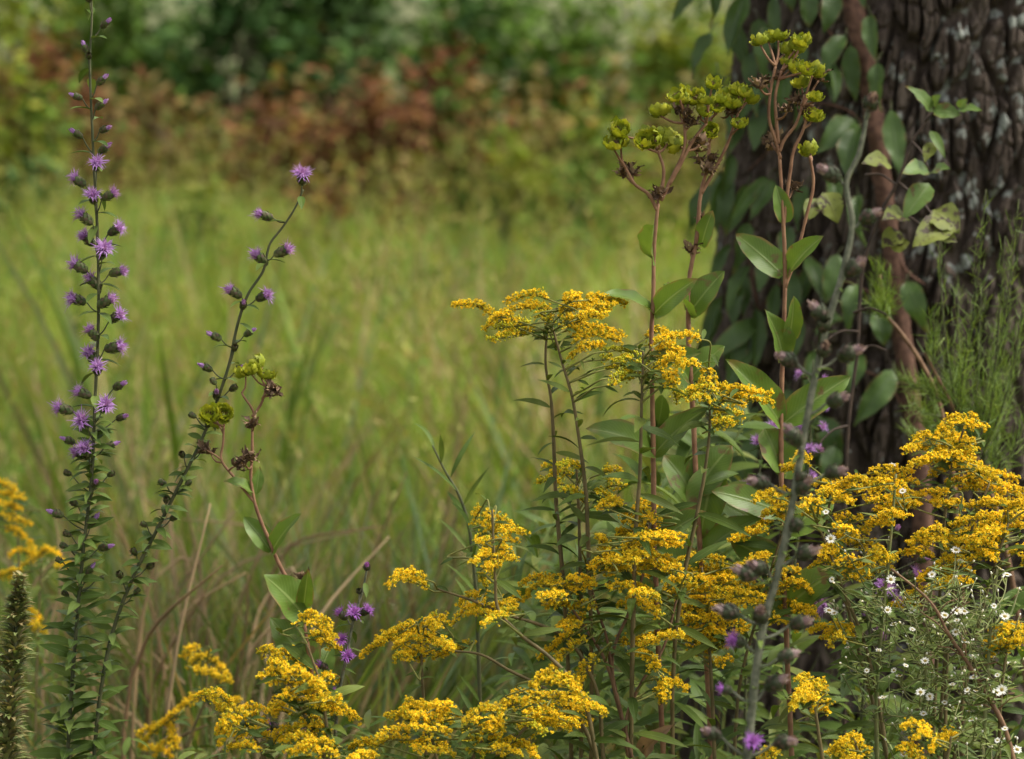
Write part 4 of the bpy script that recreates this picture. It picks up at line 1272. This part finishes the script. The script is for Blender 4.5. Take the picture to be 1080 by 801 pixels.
blazing_star('short blazing star with a few magenta-purple tufts among the yellow clusters at the bottom left', 2.44,
             [(388, 596), (382, 625), (374, 650), (366, 690), (358, 730), (352, 810)],
             [(387, 601, 1), (390, 642, 2), (373, 654, 2), (356, 645, 2), (362, 678, 2), (367, 695, 2), (335, 700, 2), (352, 728, 2), (340, 738, 1), (318, 774, 2), (281, 765, 2), (379, 625, 0)], hm=HX,
             leafL=.026, leafW=.006, step=.01, hscale=.74, stem_m='greystem')
blazing_star('hazy grey-green stalk nearest the viewer with dusky pink buds, crossing in front of the trunk', 2.12,
             [(915, 115), (911, 140), (905, 165), (893, 190), (899, 235), (888, 290), (872, 345), (858, 405), (846, 470), (834, 540), (820, 605), (805, 660), (796, 720), (787, 810)],
             [(916, 116, 1), (874, 182, 1), (919, 227, 1), (902, 281, 1), (862, 328, 1), (829, 378, 1), (866, 376, 1), (884, 421, 1), (835, 458, 1), (898, 372, 1), (799, 508, 1), (848, 511, 1), (883, 498, 1), (852, 582, 1), (799, 598, 1), (785, 604, 1), (766, 645, 1), (802, 657, 1),
              (846, 657, 1), (776, 676, 3), (832, 691, 1), (763, 727, 3), (820, 720, 1), (750, 773, 1), (792, 788, 3), (829, 782, 1), (842, 551, 0), (845, 500, 0), (868, 352, 0)], hm=HP,
             leafL=.022, leafW=.005, step=.012, stem_m='greystem', stemr=.0022, hscale=1.32, ztop=P(900, 300, 2.1)[2])
blazing_star('pinkish purple blazing star in the shade of the trunk behind the rosinweed', 2.85,
             [(858, 380), (856, 430), (852, 500), (840, 580), (830, 700), (825, 810)],
             [(842, 394, 2), (871, 399, 2), (840, 419, 2), (870, 428, 2), (869, 449, 2), (842, 450, 2), (864, 472, 2), (853, 481, 2), (846, 512, 2), (858, 500, 2)], hm=HM, step=.01, hscale=.8)
blazing_star('pale purple blazing star at the left foot of the trunk, half hidden by broad leaves', 2.8,
             [(806, 452), (802, 490), (796, 540), (790, 620), (785, 810)],
             [(811, 456, 2), (800, 474, 2), (791, 522, 2), (803, 540, 2), (783, 560, 1), (812, 520, 1)], hm=HM, step=.01, hscale=.9)
blazing_star('purple blazing star mostly hidden among the yellow sprays left of the white asters', 2.68,
             [(925, 600), (918, 660), (910, 740), (905, 815)],
             [(927, 625, 2), (948, 632, 2), (866, 640, 2), (930, 668, 2), (968, 605, 2), (945, 560, 1), (912, 650, 1), (985, 560, 1), (975, 590, 1)], hm=HM, step=.012, hscale=1.1)

# spent spike at the lower left edge
base = P(6, 830, 2.42)
base[2] = 0
root = thing('spent_flower_spike', base, 'dense bristly brown-green flower spike without petals at the lower left edge', 'wildflower')
path = smooth_path([P(21, 612, 2.42), P(18, 660, 2.42), P(12, 740, 2.42), P(6, 820, 2.42), np.array([base[0], base[1], .3]), base], 8)
mb, sm = MB(), MB()
tube(sm, path, [.0015, .002, .003], 6)
vis = path[path[:, 2] > .45]
for q in range(760):
    t = rng.uniform(0, 1)
    p = vis[int(t * (len(vis) - 1))] + rng.normal(size=3) * .001
    a = rng.uniform(0, 6.28)
    rad = .006 + .011 * min(1, t * 2.2)
    dv = nrm(np.array([math.cos(a), math.sin(a), rng.uniform(.2, 1.0)]))
    leaf(mb, p, p + dv * rad * rng.uniform(.8, 1.35), Z, .0045, bend=.15, fold=.4, nl=3, nw=2)
sm.build('stem', M['greenstem'], root, base)
mb.build('seed_bracts', M['spike'], root, base)


# ------------------------------------------------------------------ rosinweeds with spent heads
def green_head_mesh(v):
    mb = MB()
    rings = [(7, 1.6, 7.4, 0.0, 6.4, 6.8), (6, 2.0, 5.9, 1.0, 8.6, 6.4)] + ([(5, 1.5, 3.2, 2.0, 8.6, 5.0)] if v % 2 else [])
    for ring, (nb, r0_, r1_, z0, z1, wdt) in enumerate(rings):
        for q in range(nb):
            a = q * 2 * math.pi / nb + ring * .4 + rng.uniform(-.18, .18)
            d_ = np.array([math.cos(a), math.sin(a), 0])
            kf = rng.uniform(.85, 1.15)
            leaf(mb, (d_ * r0_ + Z * z0) * .001, (d_ * r1_ * kf + Z * z1 * rng.uniform(.85, 1.2)) * .001, -d_ + Z * .8, wdt * .001, bend=-.22, fold=.25, shape='round', ripple=.13, nl=6, nw=4, twist=rng.uniform(-.5, .5))
    return mb.mesh('green_bracts', M['rosinhead'])


def dry_disc_mesh(v):
    mb = MB()
    for q in range(26):
        a, rr = rng.uniform(0, 6.28), rng.uniform(0, 3.2)
        p = np.array([rr * math.cos(a), rr * math.sin(a), 3.2])
        leaf(mb, p * .001, (p + np.array([math.cos(a) * .6, math.sin(a) * .6, rng.uniform(1.5, 3.0)])) * .001, np.array([math.cos(a + 1), math.sin(a + 1), .1]), .0012, nl=2, nw=2)
    return mb.mesh('dry_disc', M['dryhead'])


def dry_head_mesh(v):
    mb = MB()
    for q in range(22):
        a = rng.uniform(0, 6.28)
        d_ = np.array([math.cos(a), math.sin(a), 0])
        leaf(mb, (d_ * 1.0) * .001, (d_ * rng.uniform(2, 7) + Z * rng.uniform(0, 7)) * .001, -d_ + Z * .5 + rng.normal(size=3) * .4, rng.uniform(.002, .0042), bend=rng.uniform(-.3, .3), fold=.6, shape='ovate', ripple=.2, nl=5, nw=2, twist=rng.uniform(-1.5, 1.5))
    return mb.mesh('dry_bracts', M['dryhead'])


GM = [green_head_mesh(v) for v in range(4)]
DM = [dry_disc_mesh(v) for v in range(2)]
YM = [dry_head_mesh(v) for v in range(4)]


def rosinweed(label, d, stems, greens, drys, leaves, leafmat='rosinleaf', hs=1.0, stemr=.0021, hubs=None, group='rosinweeds gone to seed', minor=()):
    main = [smooth_path(to_ground(px_path(s_, d)) if gr else px_path(s_, d), 8) for s_, gr in stems]
    base = main[0][-1].copy()
    base[2] = 0
    root = thing('rosinweed', base, label, 'wildflower', group)
    smb = MB()
    for (s_, gr), p in zip(stems, main):
        tube(smb, p, [stemr * .7, stemr, stemr * 1.1] if gr else [stemr * .55, stemr * .75], 8, bumpy=.07)
    allp = np.vstack(main)

    def put(x, y, meshes, nm, sc_, disc):
        t = P(x, y, d + rng.uniform(-.018, .018))
        dist = np.linalg.norm(allp - t, axis=1) + np.where(allp[:, 2] > t[2] - .008, .08, 0)
        a = allp[int(np.argmin(dist))]
        dv = nrm(nrm(t - a) * .55 + Z * .55 + rng.normal(size=3) * .35 - FW * .15)
        pb = t - dv * .004
        m1 = a * .5 + pb * .5 - dv * .0015 + rng.normal(size=3) * .001
        tube(smb, smooth_path([a, m1, pb], 4), [stemr * .55, stemr * .38], 6, bumpy=.06)
        o = bpy.data.objects.new(nm, meshes[int(rng.integers(len(meshes)))])
        COL.objects.link(o)
        o.parent = root
        s1 = sc_ * rng.uniform(.82, 1.15)
        o.matrix_local = Matrix.Translation(Vector(pb - base)) @ Vector(dv).to_track_quat('Z', 'Y').to_matrix().to_4x4() @ Matrix.Rotation(rng.uniform(0, 6.28), 4, 'Z') @ Matrix.Scale(s1, 4)
        if disc:
            t_ = bpy.data.objects.new('dry_disc', DM[int(rng.integers(2))])
            COL.objects.link(t_)
            t_.parent = o
    for x, y in greens:
        put(x, y, GM, 'seed_head', hs * 1.12, True)
    for x, y in drys:
        put(x, y, YM, 'withered_head', hs * 1.45, False)
    for lf in leaves:
        x0, y0, x1, y1, wpx = lf[:5]
        sh = lf[5] if len(lf) > 5 else 'clasp'
        p0 = P(x0, y0, d + .002)
        p1 = P(x1, y1, d + rng.uniform(-.035, .02))
        mb = MB()
        up = nrm(-FW * rng.uniform(.5, 1.0) + Z * rng.uniform(.3, .9) + RT * rng.uniform(-.3, .3))
        leaf(mb, p0, p1, up, wpx * K * d * 1.15, bend=rng.uniform(.03, .10), fold=rng.uniform(.25, .55), shape=sh, ripple=.03, nl=12, nw=6, twist=rng.uniform(-.4, .4))
        mb.build('leaf', M[leafmat], root, base)
    smb.build('stem', M['rosinstem'], root, base)
    return root


rosinweed('tallest spent rosinweed in front of the trunk with a brown stem and clasping leaf pairs', 2.6,
          [([(822, 165), (826, 230), (828, 300), (826, 360), (824, 430), (824, 500), (828, 640), (835, 800)], True),
           ([(818, 70), (813, 95), (812, 130), (818, 148), (823, 168)], False), ([(824, 75), (818, 100), (819, 130), (821, 152)], False), ([(846, 112), (840, 130), (826, 150), (822, 160)], False),
           ([(852, 122), (846, 140), (838, 156), (833, 185), (826, 240)], False), ([(854, 165), (858, 190), (850, 230), (842, 262), (828, 304)], False)],
          [(801, 43), (811, 40), (821, 38), (845, 44), (840, 50), (830, 54), (838, 71), (832, 67), (845, 88), (860, 102), (859, 75), (853, 159), (849, 73), (858, 123)],
          [(800, 88), (808, 84), (820, 78), (841, 106), (864, 80), (830, 113), (856, 112), (818, 145), (812, 150), (838, 195), (850, 118)],
          [(826, 291, 776, 247, 30), (831, 291, 869, 249, 28), (825, 382, 806, 326, 32, 'ovate'), (831, 360, 837, 312, 22), (823, 448, 765, 379, 36), (827, 446, 897, 397, 34), (826, 500, 806, 452, 40, 'round'), (828, 505, 836, 470, 30),
           (823, 540, 750, 518, 30), (828, 560, 880, 530, 34), (824, 600, 770, 570, 34), (829, 235, 818, 195, 20), (830, 640, 890, 600, 40), (828, 650, 770, 625, 36)])
rosinweed('left spent rosinweed with a wide head of lime-green seed cups, seen against the meadow', 2.53,
          [([(694, 215), (690, 260), (689, 310), (687, 361), (688, 420), (689, 476), (690, 560), (695, 700), (700, 810)], True), ([(722, 130), (722, 155), (710, 185), (697, 212)], False), ([(660, 178), (670, 195), (684, 205), (693, 222)], False), ([(690, 150), (700, 180), (697, 205)], False),
           ([(745, 130), (730, 150), (722, 165), (706, 195)], False)],
          [(752, 88), (714, 100), (728, 97), (746, 105), (742, 117), (696, 118), (653, 138), (647, 152), (682, 141), (689, 147), (703, 148), (714, 153), (735, 104), (720, 105), (679, 150), (655, 150), (694, 141)],
          [(718, 114), (726, 116), (733, 152), (662, 173), (657, 181), (699, 202), (692, 205), (668, 180), (740, 148), (728, 128)],
          [(689, 331, 634, 311, 22), (690, 331, 736, 294, 26), (690, 275, 690, 238, 34, 'round'), (689, 392, 740, 372, 30), (688, 395, 650, 380, 24), (689, 478, 618, 452, 34), (690, 480, 748, 430, 34), (690, 560, 640, 540, 36), (692, 575, 745, 540, 36), (694, 640, 640, 610, 34)])
rosinweed('middle spent rosinweed between the other two, its seed cups touching the trunk edge', 2.60,
          [([(746, 178), (740, 200), (735, 250), (727, 294), (726, 350), (730, 420), (735, 520), (742, 640), (750, 810)], True), ([(778, 120), (768, 150), (752, 182), (740, 204)], False), ([(750, 125), (748, 150), (747, 180)], False)],
          [(765, 99), (779, 96), (789, 104), (771, 109), (780, 130), (750, 138), (761, 105), (786, 98), (755, 112)],
          [(775, 115), (746, 178), (739, 168), (766, 117), (751, 165), (741, 228), (729, 262)],
          [(727, 331, 764, 286, 30), (728, 335, 700, 300, 26), (740, 260, 752, 222, 20), (728, 400, 764, 365, 30), (728, 405, 700, 372, 28), (733, 520, 772, 470, 40), (734, 530, 700, 480, 38), (755, 490, 738, 572, 44, 'ovate'), (745, 522, 806, 556, 30, 'ovate'),
           (736, 590, 802, 546, 32), (738, 610, 690, 580, 36), (740, 650, 790, 630, 40)])
rosinweed('thin spent rosinweed at the left, tangled with the leaning blazing star', 2.46,
          [([(266, 442), (266, 475), (265, 509), (270, 535), (283, 568), (292, 590), (303, 612), (318, 650), (328, 705), (340, 810)], True), ([(236, 450), (235, 470), (233, 482), (248, 505), (270, 532)], False), ([(255, 415), (268, 440), (265, 450)], False),
           ([(281, 408), (276, 425), (266, 440)], False)],
          [(264, 390), (256, 392), (281, 395), (221, 438), (236, 436), (228, 442), (272, 385)],
          [(285, 411), (290, 408), (256, 484), (252, 488), (213, 472), (222, 474), (266, 445), (318, 604), (262, 480)],
          [(268, 520, 235, 508, 18, 'lance'), (270, 522, 274, 492, 12, 'lance'), (286, 582, 257, 545, 24), (287, 582, 318, 542, 22), (324, 655, 277, 606, 44, 'ovate'), (320, 640, 325, 600, 18), (330, 708, 284, 651, 42, 'ovate'), (333, 720, 350, 680, 24)], hs=.92, stemr=.0016)

# ------------------------------------------------------------------ sapling beside the vine
d = 2.95
path = smooth_path(to_ground(px_path([(984, 108), (976, 128), (962, 150), (947, 192), (930, 222), (913, 270), (904, 371), (895, 449), (892, 509), (890, 650), (890, 810)], d)), 8)
base = path[-1].copy()
sap = thing('woody_sapling', base, 'thin dark-stemmed sapling in front of the trunk with green and yellow-mottled leaves near its top', 'sapling')
sm = MB()
tube(sm, path, [.0010, .0015, .0017, .0019, .0024], 7, bumpy=.06)
for x0, y0, x1, y1 in [(947, 192, 1000, 250), (930, 222, 975, 240), (930, 222, 950, 232), (906, 350, 870, 360), (904, 371, 935, 370), (900, 330, 935, 332), (895, 449, 862, 470), (976, 128, 1000, 118), (962, 150, 980, 180), (912, 185, 945, 195)]:
    a, e = P(x0, y0, d), P(x1, y1, d - .02)
    tube(sm, smooth_path([a, (a + e) / 2 + Z * .005, e], 4), [.0014, .0008], 5)
sm.build('stem', M['darkstem'], sap, base)
for (x0, y0, x1, y1, wpx, mt) in [(984, 118, 955, 91, 16, 0), (984, 117, 1014, 122, 18, 0), (1008, 118, 1036, 117, 14, 0), (1012, 116, 1020, 104, 12, 0), (985, 112, 992, 100, 12, 0), (981, 138, 997, 168, 10, 0), (978, 178, 951, 184, 20, 0), (980, 184, 1002, 178, 18, 0),
                                  (980, 194, 952, 234, 24, 0), (983, 222, 1012, 246, 34, 1), (1000, 235, 962, 262, 30, 1), (976, 240, 1010, 256, 22, 1), (955, 228, 930, 232, 24, 1), (938, 172, 908, 174, 22, 1), (950, 245, 930, 262, 22, 1), (985, 150, 975, 172, 14, 1), (868, 203, 884, 236, 26, 1), (940, 262, 960, 256, 18, 1),
                                  (862, 210, 850, 235, 18, 1)]:
    mb = MB()
    dl = d - .02
    leaf(mb, P(x0, y0, dl), P(x1, y1, dl - rng.uniform(0, .03)), nrm(-FW * rng.uniform(.5, 1) + Z * rng.uniform(.3, .8)), wpx * K * dl * 1.15, bend=.08, fold=.25, shape='ovate', ripple=.06, nl=8, nw=4, twist=rng.uniform(-.5, .5))
    mb.build('leaf', [M['mottled'] if mt else M['saplingleaf']], sap, base)


# ------------------------------------------------------------------ feathery plants at the right edge
def feathery(label, d, stem, tips, nseed):
    path = smooth_path(to_ground(px_path(stem, d)), 8)
    base = path[-1].copy()
    root = thing('feathery_plant', base, label, 'wildflower', 'feathery green plants by the trunk')
    sm, fm = MB(), MB()
    tube(sm, path, [.0016, .0026, .0034], 6)
    nd = Tmpl([[-.018, 0, 0], [.018, 0, 0], [.02, 0, .5], [-.02, 0, .5], [0, .06, 1]], [([[0, 1, 2, 3]], 0), ([[3, 2, 4]], 0)])
    for (x, y, ib) in tips:
        e = P(x, y, d + rng.uniform(-.08, .06))
        i_ = int(np.argmin(np.linalg.norm(path - (e - Z * ib * K * d), axis=1)))
        a = path[i_]
        br = smooth_path([a, a * .55 + e * .45 + np.array([(e - a)[0] * .18, 0, -.004]), e], 8)
        tube(sm, br, [.0011, .0005], 5, 1)
        n = 130
        t = rng.uniform(.12, 1, n)
        pi = br[(t * (len(br) - 1)).astype(int)] + rng.normal(size=(n, 3)) * .003
        ax = nrm(e - a)
        dv = ax * rng.uniform(.6, 1.3, (n, 1)) + rng.normal(size=(n, 3)) * .62 + Z * .35
        inst(fm, nd, frames(dv, rng.uniform(.010, .026, n) * (1.1 - .4 * t)), pi)
    sm.build('stem', [M['brownstem'], M['greenstem']], root, base)
    fm.build('foliage', M['fennel'], root, base)


feathery('feathery bright green plant arching over the trunk at the right edge', 2.95, [(975, 372), (1000, 420), (1020, 460), (1045, 520), (1065, 600), (1080, 700), (1090, 820)],
         [(990, 250, 200), (1010, 300, 150), (1035, 300, 160), (1060, 250, 240), (1050, 340, 120), (1080, 320, 150), (1020, 360, 80), (985, 330, 60), (1065, 380, 90), (1075, 210, 250), (1040, 200, 220), (1000, 390, 40), (1085, 420, 80), (1030, 420, 50), (1055, 440, 50), (1070, 270, 200), (1015, 420, 40), (1050, 400, 80), (1090, 260, 200), (975, 400, 40), (1000, 455, 30)], 1)
feathery('small feathery shoot beside the woody vine, left of the larger feathery plant', 3.05, [(928, 290), (932, 330), (945, 345), (965, 372), (985, 410), (1000, 470), (1010, 560), (1015, 820)],
         [(924, 275, 60), (936, 285, 50), (922, 315, 30), (934, 310, 30), (950, 395, 30), (962, 420, 30), (958, 450, 40), (978, 440, 30)], 2)

# ------------------------------------------------------------------ white asters
AH = []
for v in range(4):
    mb, dc = MB(), MB()
    npet = 14 + v
    for q in range(npet):
        a = q * 2 * math.pi / npet + rng.uniform(-.1, .1)
        d_ = np.array([math.cos(a), math.sin(a), 0])
        L = rng.uniform(4.4, 5.8)
        leaf(mb, (d_ * 1.1 + Z * 1.5) * .001, (d_ * L + Z * (1.8 + rng.uniform(-.6, 1.0))) * .001, Z, .00145, bend=.08, fold=.15, nl=4, nw=2)
    for ring, (nn, rr) in enumerate([(1, 0), (5, .8), (8, 1.4)]):
        for q in range(nn):
            a = q * 6.283 / nn + ring
            tube(dc, np.array([[rr * math.cos(a), rr * math.sin(a), 1.2], [rr * 1.1 * math.cos(a), rr * 1.1 * math.sin(a), 2.7 - ring * .2]]) * .001, .00035, 5)
    cup = MB()
    tube(cup, np.array([[0, 0, -1.8], [0, 0, -.8], [0, 0, .8], [0, 0, 1.7]]) * .001, [.0004, .0012, .0016, .0014], 8)
    AH.append((cup.mesh('aster_cup', M['asterleaf']), mb.mesh('aster_petals', M['aster']), dc.mesh('aster_disc', M['asterdisc'])))


def aster(label, d, stem, flowers, extra, seed=0):
    path = smooth_path(to_ground(px_path(stem, d)), 8)
    base = path[-1].copy()
    root = thing('white_aster', base, label, 'wildflower', 'white aster plants')
    sm, lm = MB(), MB()
    tube(sm, path, [.001, .0017, .0024], 6)
    stem_leaves(lm, path, .4, 2, .012, .026, .0026)
    vis = path[path[:, 2] > .5]

    def twig(e, th):
        dist = np.linalg.norm(vis - e, axis=1) + np.where(vis[:, 2] > e[2] - .3 * np.abs(vis[:, 0] - e[0]) - .01, .12, 0)
        a = vis[int(np.argmin(dist))]
        m = a * .5 + e * .5 + np.array([(e - a)[0] * .12, 0, -.008]) + rng.normal(size=3) * .004
        p = smooth_path([a, m, e], 7)
        tube(sm, p, [th * 1.3, th], 5)
        stem_leaves(lm, p, 0, 2, .009, .011, .0013)
        return nrm(p[-1] - p[-2])
    for x, y in flowers + [f_ for f_ in extra[::7]]:
        e = P(x, y, d + rng.uniform(-.06, .06))
        tv = twig(e, .0005)
        dv = nrm(tv * .5 + Z * .6 - FW * rng.uniform(.0, .9) + rng.normal(size=3) * .25)
        cup, pet, dc = AH[int(rng.integers(4))]
        o = bpy.data.objects.new('flower_head', cup)
        COL.objects.link(o)
        o.parent = root
        o.matrix_local = Matrix.Translation(Vector(e - base)) @ Vector(dv).to_track_quat('Z', 'Y').to_matrix().to_4x4() @ Matrix.Scale(rng.uniform(.48, .92), 4)
        for nm, me in (('petals', pet), ('disc', dc)):
            t = bpy.data.objects.new(nm, me)
            COL.objects.link(t)
            t.parent = o
    for x, y in extra:
        e = P(x, y, d + rng.uniform(-.07, .07))
        tv = twig(e, .00045)
        inst(sm, GB, frames(np.array([tv]), [1.0]), np.array([e]), 1)
    sm.build('stem', [M['asterstem'], M['aster']], root, base)
    lm.build('foliage', M['asterleaf'], root, base)


def scatter(n, x0, x1, y0, y1):
    return [(rng.uniform(x0, x1), rng.uniform(y0, y1)) for _ in range(n)]


aster('tall loose white aster reaching up among the yellow sprays before the trunk', 2.52, [(945, 500), (940, 560), (932, 640), (925, 720), (925, 815)],
      [(871, 541), (874, 646), (939, 612), (894, 684), (912, 684), (922, 667), (941, 492), (952, 519), (936, 645), (943, 660), (880, 648), (876, 569), (889, 713), (914, 708)], scatter(35, 868, 960, 560, 740))
aster('bushy white aster with the densest flowers at the lower right', 2.46, [(985, 600), (978, 660), (975, 720), (972, 815)],
      [(971, 678), (983, 711), (949, 715), (943, 708), (996, 742), (974, 754), (1008, 582), (1013, 593), (978, 626), (996, 651), (1010, 669), (1017, 677), (955, 703), (980, 735), (985, 748), (953, 797), (1017, 646), (962, 665), (1009, 646), (978, 690), (983, 607)], scatter(60, 930, 1040, 590, 790))
aster('white aster at the right edge beside the reddish stem', 2.42, [(1052, 600), (1045, 660), (1040, 740), (1035, 815)],
      [(1034, 621), (1054, 602), (1027, 716), (1020, 733), (1022, 752), (1025, 760), (1060, 770), (1072, 792), (1052, 713), (1015, 735), (1056, 728), (1050, 732), (1029, 730), (1057, 780), (1062, 608), (1048, 640)], scatter(60, 1000, 1085, 600, 795))

# reddish bare stem among the asters
base = P(1075, 830, 2.4)
base[2] = 0
path = smooth_path(px_path([(940, 600), (985, 640), (1000, 668), (1023, 703), (1042, 735), (1056, 760), (1072, 815)], 2.42) + [base], 8)
root = thing('bare_stem', base, 'reddish brown bare stem slanting through the white asters at the lower right', 'plant stem')
mb = MB()
tube(mb, path, [.0008, .0018, .0024], 7, bumpy=.1)
mb.build('stem', M['brownstem'], root, base)
tw = MB()
for q in range(16):
    i_ = int(rng.integers(4, 40))
    a = path[i_]
    e = a + nrm(np.array([rng.normal(), rng.normal() * .4, rng.uniform(.2, 1)])) * rng.uniform(.012, .035)
    tube(tw, [a, a * .5 + e * .5 + Z * .003, e], [.0006, .0004], 4)
tw.build('twigs', M['brownstem'], root, base)

# thin dark weed left of centre
base = P(500, 800, 2.75)
base[2] = 0
path = smooth_path(px_path([(456, 470), (470, 498), (484, 522), (492, 545), (500, 600), (505, 700)], 2.75) + [base], 8)
root = thing('slender_weed', base, 'slender dark green weed shoot standing alone in front of the meadow left of centre', 'weed')
sm, lm = MB(), MB()
tube(sm, path, [.0008, .0016, .002], 6)
stem_leaves(lm, path, .5, 2, .012, .045, .0045, droop=(.4, 1.4))
sm.build('stem', M['greenstem'], root, base)
lm.build('foliage', M['liatleaf'], root, base)

# ------------------------------------------------------------------ undergrowth below and between the flowers
mb = MB()


def ug(n, px0, px1, py0, py1, d0, d1, L, W, shape):
    for q in range(n):
        dd = rng.uniform(d0, d1)
        p = P(rng.uniform(px0, px1), rng.uniform(py0, py1), dd)
        if p[2] < .05:
            continue
        a = rng.uniform(0, 6.28)
        o = nrm(np.array([math.cos(a), math.sin(a), rng.uniform(-.5, .9)]))
        leaf(mb, p, p + o * L * rng.uniform(.6, 1.25), np.array([rng.uniform(-.4, .4), rng.uniform(-.8, .1), 1]), W * rng.uniform(.7, 1.2), bend=.1, fold=rng.uniform(.1, .5), shape=shape, nl=6, nw=2, twist=rng.uniform(-.8, .8))


ug(1500, 560, 1180, 640, 1150, 2.55, 3.1, .045, .009, 'lance')
ug(220, 640, 1180, 720, 1150, 2.65, 3.1, .05, .018, 'ovate')
ug(700, 300, 640, 755, 1150, 2.55, 3.1, .036, .006, 'lance')
ug(350, -100, 300, 790, 1150, 2.55, 3.2, .04, .006, 'lance')
ug(300, 540, 800, 560, 720, 2.7, 3.2, .05, .009, 'lance')
ug(200, 680, 790, 440, 640, 2.75, 3.2, .055, .014, 'lance')
tag(mb.build('undergrowth', M['under']), 'tangle of green leaves filling the gaps below the flowers', 'undergrowth', kind='stuff')
mb = MB()
b = np.concatenate([spread(1800, 2.5, 3.3, .21)])
blades(mb, b, rng.uniform(.35, .66, len(b)), rng.uniform(.03, .3, len(b)), rng.uniform(.002, .005, len(b)))
tag(mb.build('fine_grass', M['tallgrass']), 'fine grass blades growing up between the wildflower stems', 'grass', kind='stuff')

# a withered leaf caught low in the stems
base = P(692, 782, 2.52)
mb = MB()
leaf(mb, P(678, 795, 2.52), P(712, 764, 2.48), nrm(-FW + Z * .4), .018, bend=.12, fold=.5, shape='ovate', ripple=.1, nl=8, nw=4, twist=.6)
tag(mb.build('withered_leaf', M['dryleaf'], None, base), 'curled pinkish tan dead leaf caught in the brown stems at the bottom', 'leaf')
